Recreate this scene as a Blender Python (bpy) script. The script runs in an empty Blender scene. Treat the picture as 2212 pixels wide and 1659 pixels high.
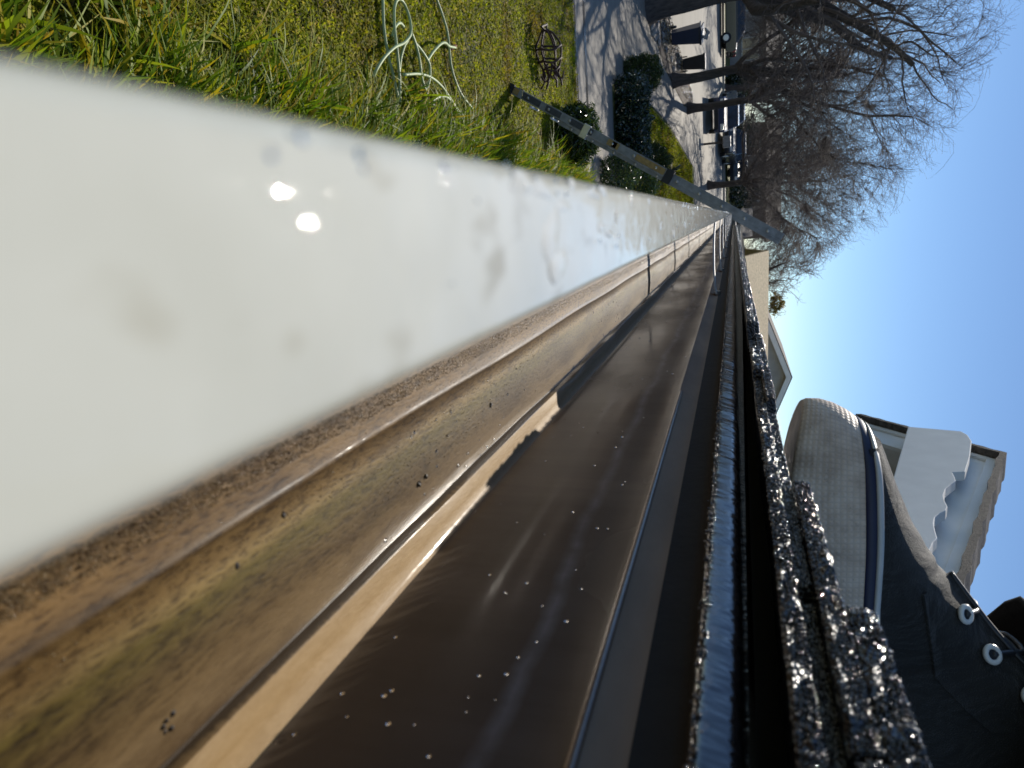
import bpy, bmesh, math, random
import numpy as np
from mathutils import Matrix, Vector
from mathutils.kdtree import KDTree
rng = np.random.default_rng(7)
random.seed(7)
S = bpy.context.scene
C = S.collection
# ------------------------------------------------------------------ camera
FPX = 1475.0                                     # focal length in px of a 2212 px wide picture (24 mm on 36 mm)
PITCH = math.atan(494 / FPX)
YAW = math.atan2(369, 1550.8)
CH = 2.75                                        # lens height above the lawn
SL = -0.00866                                    # fall of the gutter away from the lens
CAMPOS = np.array([0, 0, CH])
fwd = np.array([math.sin(YAW) * math.cos(PITCH), math.cos(YAW) * math.cos(PITCH), -math.sin(PITCH)])
rgt = np.array([math.cos(YAW), -math.sin(YAW), 0.0])
upv = np.cross(rgt, fwd)
cd = bpy.data.cameras.new('camera')
cam = bpy.data.objects.new('camera', cd)
C.objects.link(cam)
S.camera = cam
cd.sensor_width = 36
cd.lens = 24.0
cd.clip_start = 0.002
cd.clip_end = 2000
cd.dof.use_dof = True
cd.dof.focus_distance = 0.8
cd.dof.aperture_fstop = 22
cd.dof.aperture_blades = 0
M4 = Matrix(((upv[0], -rgt[0], -fwd[0], 0), (upv[1], -rgt[1], -fwd[1], 0), (upv[2], -rgt[2], -fwd[2], CH), (0, 0, 0, 1)))
cam.matrix_world = M4                            # the phone is held upright, so the picture lies on its side
# ------------------------------------------------------------------ light
SUN_EL, SUN_AZ = math.radians(35), math.radians(-5)   # azimuth from +Y, minus is towards -X
sdir = Vector((math.sin(SUN_AZ) * math.cos(SUN_EL), math.cos(SUN_AZ) * math.cos(SUN_EL), math.sin(SUN_EL)))
W = bpy.data.worlds.new('World')
S.world = W
W.use_nodes = True
nt = W.node_tree
bg = nt.nodes['Background']
sky = nt.nodes.new('ShaderNodeTexSky')
sky.sky_type = 'NISHITA'
sky.sun_disc = False
sky.sun_elevation = SUN_EL
sky.sun_rotation = SUN_AZ
sky.air_density = 1.0
sky.dust_density = 0.0
sky.altitude = 1200
sky.ozone_density = 4.0
nt.links.new(sky.outputs[0], bg.inputs[0])
bg.inputs[1].default_value = 0.088
sd = bpy.data.lights.new('sun', 'SUN')
sd.energy = 3.7
sd.angle = math.radians(0.53)
sd.color = (1.0, 0.93, 0.82)
sun = bpy.data.objects.new('sun', sd)
C.objects.link(sun)
sun.rotation_euler = sdir.to_track_quat('Z', 'Y').to_euler()
sun.location = (0, 0, 30)
S.view_settings.view_transform = 'Standard'
S.view_settings.look = 'None'
S.view_settings.exposure = 0.35
S.view_settings.gamma = 1.0

# ------------------------------------------------------------------ helpers
def ray(w, u):
    return fwd + rgt * (u - 830) / FPX + upv * (w - 1106) / FPX
def terr(y):
    return np.clip((np.asarray(y, float) - 22) * 0.055, 0, 2.2)
def on_ground(w, u):
    d = ray(w, u)
    lo, hi = 0.5, 400.0
    for _ in range(60):
        m = (lo + hi) / 2
        p = CAMPOS + d * m
        if p[2] > terr(p[1]): lo = m
        else: hi = m
    return CAMPOS + d * lo
def at_depth(w, u, y):
    d = ray(w, u)
    return CAMPOS + d * (y / d[1])
def at_x(w, u, x):
    d = ray(w, u)
    return CAMPOS + d * (x / d[0])

def tag(o, label=None, cat=None, group=None, kind=None):
    if label: o['label'] = label
    if cat: o['category'] = cat
    if group: o['group'] = group
    if kind: o['kind'] = kind
    return o
def empty(name, loc=(0, 0, 0)):
    o = bpy.data.objects.new(name, None)
    o.empty_display_size = 0.1
    o.location = loc
    C.objects.link(o)
    return o
def link(name, me, mat=None, parent=None, loc=None):
    o = bpy.data.objects.new(name, me)
    C.objects.link(o)
    if mat is not None and not me.materials: me.materials.append(mat)
    if parent is not None:
        o.parent = parent
        if loc is None:
            o.matrix_parent_inverse = Matrix.Translation(parent_loc(parent)).inverted()
    if loc is not None: o.location = loc
    return o
def parent_loc(p):
    v = Vector((0, 0, 0))
    while p is not None:
        v = v + p.location - (p.matrix_parent_inverse.inverted().translation if p.parent else Vector((0, 0, 0)))
        p = p.parent
    return v
def mesh(name, V, Fc, smooth=False):
    me = bpy.data.meshes.new(name)
    V = np.asarray(V, dtype=np.float32).reshape(-1, 3)
    if isinstance(Fc, np.ndarray):
        n, k = Fc.shape
        me.vertices.add(len(V)); me.vertices.foreach_set('co', V.ravel())
        me.loops.add(n * k); me.loops.foreach_set('vertex_index', Fc.astype(np.int32).ravel())
        me.polygons.add(n)
        me.polygons.foreach_set('loop_start', np.arange(0, n * k, k, dtype=np.int32))
        me.polygons.foreach_set('loop_total', np.full(n, k, dtype=np.int32))
        me.update(calc_edges=True)
    else:
        me.from_pydata([tuple(map(float, v)) for v in V], [], Fc)
        me.update()
    if smooth: me.polygons.foreach_set('use_smooth', np.ones(len(me.polygons), dtype=bool))
    return me
def obj(name, V, Fc, mat, parent=None, smooth=False):
    return link(name, mesh(name, V, Fc, smooth), mat, parent)
class MB:
    """collects shapes for one mesh"""
    def __init__(s): s.v = []; s.f = []
    def add(s, V, Fc):
        b = len(s.v)
        s.v += [tuple(map(float, p)) for p in V]
        s.f += [tuple(int(i) + b for i in q) for q in Fc]
        return s
    def box(s, a, b, m=None):
        x0, y0, z0 = a; x1, y1, z1 = b
        V = [(x0, y0, z0), (x1, y0, z0), (x1, y1, z0), (x0, y1, z0), (x0, y0, z1), (x1, y0, z1), (x1, y1, z1), (x0, y1, z1)]
        if m is not None: V = [m @ Vector(p) for p in V]
        return s.add(V, [(3, 2, 1, 0), (4, 5, 6, 7), (0, 1, 5, 4), (1, 2, 6, 5), (2, 3, 7, 6), (3, 0, 4, 7)])
    def tube(s, pts, r, k=8, cap=True):
        V, Fc = tube_arrays(np.asarray(pts, float)[None], np.broadcast_to(np.asarray(r, float), (1, len(pts))), k)
        s.add(V, Fc)
        n = len(pts)
        if cap:
            b = len(s.v) - n * k
            s.f.append(tuple(b + i for i in range(k))[::-1])
            s.f.append(tuple(b + (n - 1) * k + i for i in range(k)))
        return s
    def prism(s, poly, d):
        """polygon (3d points) extruded by vector d"""
        n = len(poly); d = np.asarray(d, float)
        A = [np.asarray(p, float) for p in poly]; B = [p + d for p in A]
        fs = [tuple(range(n))[::-1], tuple(range(n, 2 * n))]
        fs += [(i, (i + 1) % n, n + (i + 1) % n, n + i) for i in range(n)]
        return s.add(A + B, fs)
    def build(s, name, mat, parent=None, smooth=False, bevel=0):
        me = mesh(name, s.v, s.f, smooth)
        bm = bmesh.new(); bm.from_mesh(me)
        bmesh.ops.recalc_face_normals(bm, faces=bm.faces)
        if bevel:
            bmesh.ops.bevel(bm, geom=[e for e in bm.edges if len(e.link_faces) == 2 and e.calc_face_angle(0) > 0.5], offset=bevel, segments=2, affect='EDGES', profile=0.6)
        bm.to_mesh(me); bm.free()
        if smooth: me.polygons.foreach_set('use_smooth', np.ones(len(me.polygons), dtype=bool))
        return link(name, me, mat, parent)
def tube_arrays(P, R, k):
    """P (N,n,3) polylines, R (N,n) radii -> verts, quads"""
    N, n, _ = P.shape
    T = np.gradient(P, axis=1)
    T /= np.linalg.norm(T, axis=2, keepdims=True) + 1e-12
    ref = np.zeros_like(T); m = np.abs(T[:, :1, 2:3]) > 0.8
    ref[...] = np.where(m, np.array([1.0, 0, 0]), np.array([0, 0, 1.0]))
    A = np.cross(T, ref); A /= np.linalg.norm(A, axis=2, keepdims=True) + 1e-12
    B = np.cross(T, A)
    th = np.arange(k) * 2 * math.pi / k
    V = P[:, :, None, :] + R[:, :, None, None] * (np.cos(th)[None, None, :, None] * A[:, :, None, :] + np.sin(th)[None, None, :, None] * B[:, :, None, :])
    i = np.arange(n - 1)[:, None] * k; j = np.arange(k)[None, :]; j2 = (j + 1) % k
    q = np.stack([i + j, i + j2, i + k + j2, i + k + j], -1).reshape(-1, 4)
    Fc = (q[None] + (np.arange(N) * n * k)[:, None, None]).reshape(-1, 4)
    return V.reshape(-1, 3), Fc
def catmull(pts, m=8, closed=False):
    P = np.asarray(pts, float)
    if closed: P = np.vstack([P[-1], P, P[0], P[1]])
    else: P = np.vstack([2 * P[0] - P[1], P, 2 * P[-1] - P[-2]])
    out = []
    for i in range(1, len(P) - 2):
        for t in np.arange(m) / m:
            a, b, c, d = P[i - 1], P[i], P[i + 1], P[i + 2]
            out.append(0.5 * (2 * b + (c - a) * t + (2 * a - 5 * b + 4 * c - d) * t * t + (3 * b - a - 3 * c + d) * t ** 3))
    out.append(P[-2])
    return np.array(out)

# ------------------------------------------------------------------ materials
def new_mat(name):
    m = bpy.data.materials.new(name); m.use_nodes = True
    n = m.node_tree.nodes; l = m.node_tree.links
    return m, n, l, n['Principled BSDF']
def noise(n, l, scale, detail=4, vec=None, rough=0.55, dist=0):
    t = n.new('ShaderNodeTexNoise'); t.inputs['Scale'].default_value = scale
    t.inputs['Detail'].default_value = detail; t.inputs['Roughness'].default_value = rough; t.inputs['Distortion'].default_value = dist
    if vec is not None: l.new(vec, t.inputs['Vector'])
    return t.outputs['Fac']
def coords(n, l, sc=(1, 1, 1), kind='Object'):
    t = n.new('ShaderNodeTexCoord'); mp = n.new('ShaderNodeMapping'); mp.inputs['Scale'].default_value = sc
    l.new(t.outputs[kind], mp.inputs[0]); return mp.outputs[0]
def ramp(n, l, fac, stops, interp='LINEAR'):
    r = n.new('ShaderNodeValToRGB'); r.color_ramp.interpolation = interp
    e = r.color_ramp.elements
    while len(e) > 1: e.remove(e[-1])
    e[0].position = stops[0][0]; e[0].color = (*stops[0][1], 1) if len(stops[0][1]) == 3 else stops[0][1]
    for p, c in stops[1:]:
        k = e.new(p); k.color = (*c, 1)
    l.new(fac, r.inputs[0]); return r.outputs[0]
def mix(n, l, fac, a, b, mode='MIX'):
    m = n.new('ShaderNodeMix'); m.data_type = 'RGBA'; m.blend_type = mode
    for s, v in ((m.inputs['Factor'], fac), (m.inputs['A'], a), (m.inputs['B'], b)):
        if hasattr(v, 'is_linked'): l.new(v, s)
        elif isinstance(v, (tuple, list)): s.default_value = (*v, 1)
        else: s.default_value = v
    return m.outputs['Result']
def math_(n, l, op, a, b=None, c=None):
    m = n.new('ShaderNodeMath'); m.operation = op
    for i, v in enumerate((a, b, c)):
        if v is None: continue
        if hasattr(v, 'is_linked'): l.new(v, m.inputs[i])
        else: m.inputs[i].default_value = v
    return m.outputs[0]
def bump(n, l, p, h, strength=0.3, dist=0.01, to='Normal', prev=None):
    b = n.new('ShaderNodeBump'); b.inputs['Strength'].default_value = strength; b.inputs['Distance'].default_value = dist
    l.new(h, b.inputs['Height'])
    if prev is not None: l.new(prev, b.inputs['Normal'])
    if p is not None: l.new(b.outputs[0], p.inputs[to])
    return b.outputs[0]
def simple(name, col, rough=0.6, var=0.25, scale=6, bmp=0.0, bscale=60, metal=0, coat=0, bdist=0.005, sc=(1, 1, 1), kind='Object'):
    m, n, l, p = new_mat(name)
    v = coords(n, l, sc, kind)
    f = noise(n, l, scale, 5, v)
    a = tuple(c * (1 - var) for c in col); b = tuple(min(1, c * (1 + var)) for c in col)
    l.new(ramp(n, l, f, [(0.3, a), (0.7, b)]), p.inputs['Base Color'])
    p.inputs['Roughness'].default_value = rough; p.inputs['Metallic'].default_value = metal
    p.inputs['Coat Weight'].default_value = coat; p.inputs['Coat Roughness'].default_value = 0.05
    if bmp: bump(n, l, p, noise(n, l, bscale, 4, v), bmp, bdist)
    return m
def leaf_mat(name, stops, rough=0.4, trans=0.45, spec=0.5, patch=False):
    m, n, l, p = new_mat(name)
    g = n.new('ShaderNodeNewGeometry')
    col = ramp(n, l, g.outputs['Random Per Island'], stops)
    if patch:
        f1 = noise(n, l, 1.3, 4, coords(n, l)); f2 = noise(n, l, 7, 4, coords(n, l))
        col = mix(n, l, 1.0, col, ramp(n, l, f1, [(.35, (1.15, 1.12, 1)), (.52, (.95, .9, .9)), (.66, (.85, .62, .75))]), 'MULTIPLY')
        col = mix(n, l, 1.0, col, ramp(n, l, f2, [(.32, (.55,) * 3), (.6, (1.25,) * 3)]), 'MULTIPLY')
    l.new(col, p.inputs['Base Color']); p.inputs['Roughness'].default_value = rough
    p.inputs['Specular IOR Level'].default_value = spec
    t = n.new('ShaderNodeBsdfTranslucent'); l.new(col, t.inputs[0])
    x = n.new('ShaderNodeMixShader'); x.inputs[0].default_value = trans
    l.new(p.outputs[0], x.inputs[1]); l.new(t.outputs[0], x.inputs[2])
    l.new(x.outputs[0], n['Material Output'].inputs[0])
    return m

# ---- gutter paints
def m_lip():
    m, n, l, p = new_mat('wet_white_paint')
    v = coords(n, l, (1, 1, 1))
    big = noise(n, l, 55, 4, v); sp = noise(n, l, 160, 2, coords(n, l, (1, .5, 1)))
    c = ramp(n, l, big, [(0.3, (0.58, 0.58, 0.49)), (0.7, (0.68, 0.68, 0.59))])
    spot = ramp(n, l, sp, [(0.60, (1, 1, 1)), (0.74, (0.70, 0.66, 0.58))])
    l.new(mix(n, l, 1.0, c, spot, 'MULTIPLY'), p.inputs['Base Color'])
    p.inputs['Roughness'].default_value = 0.6
    p.inputs['Specular IOR Level'].default_value = 0.05
    p.inputs['Coat Weight'].default_value = 1.0; p.inputs['Coat IOR'].default_value = 1.33
    p.inputs['Coat Roughness'].default_value = 0.018
    b = bump(n, l, None, noise(n, l, 120, 2, coords(n, l, (1, .45, 1))), 0.2, 0.0014)
    t = n.new('ShaderNodeTexCoord'); sx = n.new('ShaderNodeSeparateXYZ'); l.new(t.outputs['Object'], sx.inputs[0])
    rp = math_(n, l, 'MULTIPLY', noise(n, l, 420, 1, coords(n, l, (1, .7, 1))), ramp(n, l, sx.outputs[1], [(.05, (1,) * 3), (.075, (0,) * 3)]))
    bump(n, l, p, rp, 0.6, 0.00016, 'Coat Normal', b)
    return m
def m_floor():
    m, n, l, p = new_mat('silted_gutter_bottom')
    t = n.new('ShaderNodeTexCoord'); sx = n.new('ShaderNodeSeparateXYZ'); l.new(t.outputs['Object'], sx.inputs[0])
    streak = noise(n, l, 110, 5, coords(n, l, (1, 0.07, 1)), 0.65)
    wob = noise(n, l, 16, 4, coords(n, l, (1, 0.35, 1)))
    xx = math_(n, l, 'ADD', sx.outputs[0], math_(n, l, 'MULTIPLY', math_(n, l, 'SUBTRACT', wob, 0.5), 0.010))
    xx = math_(n, l, 'ADD', xx, math_(n, l, 'MULTIPLY', math_(n, l, 'SUBTRACT', streak, 0.5), 0.006))
    f = math_(n, l, 'DIVIDE', math_(n, l, 'SUBTRACT', xx, 0.05), 0.072)      # 5 cm .. 12.2 cm
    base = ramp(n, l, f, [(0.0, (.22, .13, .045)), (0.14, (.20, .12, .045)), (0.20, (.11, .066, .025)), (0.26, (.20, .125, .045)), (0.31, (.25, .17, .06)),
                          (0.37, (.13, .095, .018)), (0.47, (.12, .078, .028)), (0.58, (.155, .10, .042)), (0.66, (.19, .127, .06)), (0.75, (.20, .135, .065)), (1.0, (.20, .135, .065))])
    gr = noise(n, l, 45, 5, coords(n, l, (1, 0.10, 1)), 0.6)
    gm = math_(n, l, 'MULTIPLY', ramp(n, l, gr, [(0.52, (0,) * 3), (0.66, (1,) * 3)]), ramp(n, l, f, [(0.25, (0,) * 3), (0.36, (1,) * 3), (0.5, (.5,) * 3), (0.62, (0,) * 3)]))
    base = mix(n, l, math_(n, l, 'MULTIPLY', gm, 0.75), base, (.13, .115, .012))
    sm_n = noise(n, l, 70, 6, coords(n, l, (1, 0.16, 1)), 0.7)
    base = mix(n, l, 1.0, base, ramp(n, l, sm_n, [(.36, (.5, .45, .4)), (.52, (1,) * 3), (.7, (1.2,) * 3)]), 'MULTIPLY')
    fine = noise(n, l, 900, 6, coords(n, l, (1, 0.22, 1)), 0.7)
    dk = ramp(n, l, fine, [(0.38, (0.28, .24, .2)), (0.52, (1,) * 3)])
    mud = ramp(n, l, f, [(0.0, (1,) * 3), (0.5, (.8,) * 3), (0.64, (0.25,) * 3), (0.8, (0.05,) * 3)])
    base = mix(n, l, mud, base, mix(n, l, 1.0, base, dk, 'MULTIPLY'))
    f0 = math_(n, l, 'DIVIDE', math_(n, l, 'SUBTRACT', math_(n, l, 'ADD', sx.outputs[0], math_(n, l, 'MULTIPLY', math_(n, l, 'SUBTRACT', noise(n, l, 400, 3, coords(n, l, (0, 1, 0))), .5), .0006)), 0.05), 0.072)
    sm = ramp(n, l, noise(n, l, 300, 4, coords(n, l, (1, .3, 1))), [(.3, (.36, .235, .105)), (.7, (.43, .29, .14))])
    base = mix(n, l, ramp(n, l, f0, [(.752, (0,) * 3), (.760, (1,) * 3)]), base, (.055, .036, .018))  # dark band on the step face: wetness, with its shade put into the colour
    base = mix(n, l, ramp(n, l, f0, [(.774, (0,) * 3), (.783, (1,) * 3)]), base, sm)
    l.new(base, p.inputs['Base Color'])
    p.inputs['Roughness'].default_value = 0.5
    p.inputs['Specular IOR Level'].default_value = 0.15
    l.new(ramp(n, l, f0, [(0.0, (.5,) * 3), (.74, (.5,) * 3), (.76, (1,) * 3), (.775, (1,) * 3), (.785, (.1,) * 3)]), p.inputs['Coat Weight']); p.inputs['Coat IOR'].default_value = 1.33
    l.new(ramp(n, l, streak, [(0.4, (0.08,) * 3), (0.6, (0.25,) * 3)]), p.inputs['Coat Roughness'])
    bump(n, l, p, fine, 0.35, 0.0008)
    bump(n, l, p, streak, 0.25, 0.0010, 'Coat Normal')
    return m
def m_wall():
    m, n, l, p = new_mat('wet_brown_gutter_back')
    st = noise(n, l, 40, 4, coords(n, l, (1, 1, 0.12)), 0.6); sm = noise(n, l, 14, 4, coords(n, l, (1, 0.5, 1)))
    c = ramp(n, l, st, [(0.35, (.105, .080, .055)), (0.65, (.15, .118, .084))])
    c = mix(n, l, ramp(n, l, sm, [(0.4, (0,) * 3), (0.7, (1,) * 3)]), c, (.105, .084, .06))
    t = n.new('ShaderNodeTexCoord'); sx = n.new('ShaderNodeSeparateXYZ'); l.new(t.outputs['Object'], sx.inputs[0])
    zr = math_(n, l, 'SUBTRACT', math_(n, l, 'SUBTRACT', sx.outputs[2], CH - .058), math_(n, l, 'MULTIPLY', sx.outputs[1], SL))
    wv = noise(n, l, 9, 5, coords(n, l, (1, 1, 0)), .6)
    zr = math_(n, l, 'ABSOLUTE', math_(n, l, 'ADD', zr, math_(n, l, 'MULTIPLY', math_(n, l, 'SUBTRACT', wv, .5), .016)))
    ln = math_(n, l, 'MULTIPLY', ramp(n, l, zr, [(.0008, (1,) * 3), (.0028, (0,) * 3)]), ramp(n, l, noise(n, l, 60, 4, coords(n, l)), [(.3, (.25,) * 3), (.6, (1,) * 3)]))
    c = mix(n, l, math_(n, l, 'MULTIPLY', ln, .6), c, (.36, .35, .32))
    run = noise(n, l, 26, 3, coords(n, l, (1, 1, .06)), .5)
    c = mix(n, l, math_(n, l, 'MULTIPLY', ramp(n, l, run, [(.60, (0,) * 3), (.68, (1,) * 3)]), .35), c, (.24, .19, .13))
    l.new(c, p.inputs['Base Color']); p.inputs['Roughness'].default_value = 0.5; p.inputs['Specular IOR Level'].default_value = .2
    p.inputs['Coat Weight'].default_value = 0.5; p.inputs['Coat IOR'].default_value = 1.33
    l.new(ramp(n, l, sm, [(0.35, (0.10,) * 3), (0.7, (0.35,) * 3)]), p.inputs['Coat Roughness'])
    bump(n, l, p, noise(n, l, 350, 4, coords(n, l, (1, 0.6, 1))), 0.10, 0.0008)
    return m
MAT = {}
MAT['lip'] = m_lip(); MAT['floor'] = m_floor(); MAT['wall'] = m_wall()
def m_drip():
    m, n, l, p = new_mat('wet_black_drip_metal')
    st = noise(n, l, 260, 4, coords(n, l, (.15, 1, .3)), 0.6); b2 = noise(n, l, 60, 3, coords(n, l, (.3, 1, .5)))
    p.inputs['Base Color'].default_value = (.008, .008, .009, 1)
    p.inputs['Roughness'].default_value = .3
    p.inputs['Specular IOR Level'].default_value = 0.15
    p.inputs['Coat Weight'].default_value = 1.0; p.inputs['Coat Roughness'].default_value = 0.02; p.inputs['Coat IOR'].default_value = 1.8
    b = bump(n, l, p, b2, 0.6, 0.004); bb = bump(n, l, p, st, 0.18, 0.0010, 'Normal', b); l.new(bb, p.inputs['Coat Normal'])
    return m
MAT['drip'] = m_drip()
def m_shingle():
    m, n, l, p = new_mat('black_granule_shingle')
    v = coords(n, l)
    vo = n.new('ShaderNodeTexVoronoi'); vo.inputs['Scale'].default_value = 650; l.new(v, vo.inputs['Vector'])
    col = ramp(n, l, vo.outputs['Color'], [(0.0, (.006, .006, .006)), (0.6, (.018, .017, .016)), (0.85, (.04, .037, .034)), (1.0, (.06, .055, .05))])
    l.new(col, p.inputs['Base Color'])
    p.inputs['Roughness'].default_value = 0.32; p.inputs['Specular IOR Level'].default_value = 0.7
    p.inputs['Coat Weight'].default_value = 0.6; p.inputs['Coat Roughness'].default_value = 0.12
    b = bump(n, l, p, vo.outputs['Distance'], 0.9, 0.0012); l.new(b, p.inputs['Coat Normal'])
    return m
MAT['shingle'] = m_shingle()
m, n, l, p = new_mat('wet_granule'); MAT['granule'] = m
g = n.new('ShaderNodeNewGeometry')
l.new(ramp(n, l, g.outputs['Random Per Island'], [(0, (.008, .008, .008)), (.75, (.028, .025, .022)), (.93, (.08, .065, .05)), (1, (.16, .13, .10))]), p.inputs['Base Color'])
p.inputs['Roughness'].default_value = 0.16; p.inputs['Coat Weight'].default_value = 1; p.inputs['Coat Roughness'].default_value = .05
m, n, l, p = new_mat('silt_grain'); MAT['silt'] = m
g = n.new('ShaderNodeNewGeometry')
l.new(ramp(n, l, g.outputs['Random Per Island'], [(0, (.09, .058, .025)), (.5, (.22, .145, .06)), (.85, (.32, .22, .10)), (1, (.42, .32, .17))]), p.inputs['Base Color'])
p.inputs['Roughness'].default_value = 0.22; p.inputs['Coat Weight'].default_value = .8; p.inputs['Coat Roughness'].default_value = .08
m, n, l, p = new_mat('water_drop'); MAT['water'] = m
p.inputs['Base Color'].default_value = (1, 1, 1, 1); p.inputs['Roughness'].default_value = 0.09; p.inputs['Specular IOR Level'].default_value = 1.0
p.inputs['IOR'].default_value = 1.33; p.inputs['Transmission Weight'].default_value = 1.0
m, n, l, p = new_mat('window_glass'); MAT['glass'] = m
p.inputs['Base Color'].default_value = (.02, .025, .03, 1); p.inputs['Roughness'].default_value = 0.04; p.inputs['Specular IOR Level'].default_value = .8
MAT['white'] = simple('white_paint', (.72, .71, .67), .5, .07, 9, .08, 120)
MAT['fascia'] = simple('white_fascia_paint', (.80, .80, .79), .45, .06, 5, .05, 40)
MAT['darkshingle'] = simple('old_brown_roof_shingle', (.085, .072, .062), .8, .5, 45, .6, 160, bdist=.006)
MAT['concrete'] = simple('driveway_concrete', (.27, .24, .195), .75, .16, 3.0, .25, 90, bdist=.004)
MAT['asphalt'] = simple('pale_worn_road', (.27, .245, .20), .8, .14, 1.2, .3, 140, bdist=.004, sc=(.25, 1, 1))
MAT['kerb'] = simple('kerb_concrete', (.40, .37, .32), .6, .15, 6, .2, 60)
MAT['bark'] = simple('grey_brown_bark', (.075, .060, .052), .85, .45, 14, .8, 40, bdist=.03, sc=(1, 1, .25))
MAT['twig'] = simple('twig_bark', (.13, .10, .088), .75, .3, 3)
MAT['twigpale'] = simple('pale_twig_bark', (.24, .165, .11), .75, .3, 3)
MAT['metal'] = simple('aluminium_rung', (.55, .55, .55), .35, .1, 20, metal=.9)
MAT['rubber'] = simple('black_rubber', (.02, .02, .022), .7, .2, 10)
MAT['rust'] = simple('rusty_wire', (.055, .024, .017), .6, .5, 30, .4, 200, bdist=.002)
MAT['hose'] = simple('pale_green_hose', (.36, .45, .22), .5, .12, 8)

# ------------------------------------------------------------------ ground
def m_ground():
    m, n, l, p = new_mat('lawn_soil')
    v = coords(n, l)
    f = noise(n, l, 1.1, 5, v); g2 = noise(n, l, 60, 6, v, .7); g3 = noise(n, l, 240, 4, v, .7)
    c = mix(n, l, ramp(n, l, f, [(.42, (0,) * 3), (.62, (1,) * 3)]), (.16, .19, .014), (.22, .18, .06))
    c = mix(n, l, 1.0, c, ramp(n, l, g2, [(.3, (.45,) * 3), (.65, (1.25,) * 3)]), 'MULTIPLY')
    c = mix(n, l, 1.0, c, ramp(n, l, g3, [(.35, (.6,) * 3), (.6, (1.2,) * 3)]), 'MULTIPLY')
    l.new(c, p.inputs['Base Color']); p.inputs['Roughness'].default_value = .8
    b = bump(n, l, None, g2, .8, .04); bump(n, l, p, g3, .8, .012, 'Normal', b)
    return m
MAT['ground'] = m_ground()
MAT['dirt'] = simple('planting_bed_soil', (.085, .06, .042), .85, .55, 5, .9, 26, bdist=.06)
ys = np.array([-700, -100, -20, 0, 10, 22, 40, 62, 100, 200, 700.0]); xs = np.array([-700, -100, -20, 0, 20, 100, 700.0])
V = [(x, y, float(terr(y)) - 0.0) for y in ys for x in xs]
nx = len(xs)
obj('ground', V, [(j * nx + i, j * nx + i + 1, (j + 1) * nx + i + 1, (j + 1) * nx + i) for j in range(len(ys) - 1) for i in range(nx - 1)], MAT['ground'])['kind'] = 'structure'
def sheet(name, poly, mat, dz, kind='structure', depth=0.0):
    bm = bmesh.new()
    bm.faces.new([bm.verts.new((x, y, 0)) for x, y in poly])
    for yy in (22.0, 62.0):
        bmesh.ops.bisect_plane(bm, geom=bm.verts[:] + bm.edges[:] + bm.faces[:], plane_co=(0, yy, 0), plane_no=(0, 1, 0))
    bmesh.ops.recalc_face_normals(bm, faces=bm.faces)
    for f_ in bm.faces:
        if f_.normal.z < 0: f_.normal_flip()
    if depth:
        r = bmesh.ops.extrude_face_region(bm, geom=bm.faces[:])
        up_ = [g_ for g_ in r['geom'] if isinstance(g_, bmesh.types.BMVert)]
        for v in up_: v.co.z += depth
    for v in bm.verts: v.co.z += float(terr(v.co.y)) + dz
    me = bpy.data.meshes.new(name); bm.to_mesh(me); bm.free()
    o = link(name, me, mat)
    if kind: o['kind'] = kind
    return o
sheet('driveway', [(-14, 12.85), (3.2, 12.55), (3.2, 16.2), (-3.0, 16.4), (-3.75, 19), (-3.3, 27), (-2.2, 34.3), (-4.7, 34.3), (-4.5, 31), (-5.1, 26), (-6.2, 22.9), (-14, 22.0)], MAT['concrete'], .012)
sheet('planting_strip', [(-14, 22.05), (-6.22, 22.95), (-5.13, 26), (-4.53, 31), (-4.75, 34.3), (-5.4, 33.8), (-6.3, 30), (-7.2, 26.7), (-14, 26)], MAT['dirt'], .02)
sheet('road', [(-60, 26.1), (-14, 26.1), (-7.25, 26.75), (-6.35, 30), (-5.45, 33.85), (-2.2, 34.4), (30, 33.6), (30, 51), (-60, 51)], MAT['asphalt'], .006)
sheet('far_kerb', [(-60, 51), (30, 51), (30, 51.25), (-60, 51.25)], MAT['kerb'], .0, depth=.14)
m_wetline = simple('wet_driveway_joint', (.22, .20, .17), .08, .1, 4, .1, 30)
for k, (y0, y1, wd) in enumerate(((12.95, 12.70, .07), (13.75, 13.45, .16))):
    sheet('wet_seam', [(-14, y0), (-1.9, y1), (-1.9, y1 + wd), (-14, y0 + wd)], m_wetline, .018)

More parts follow.
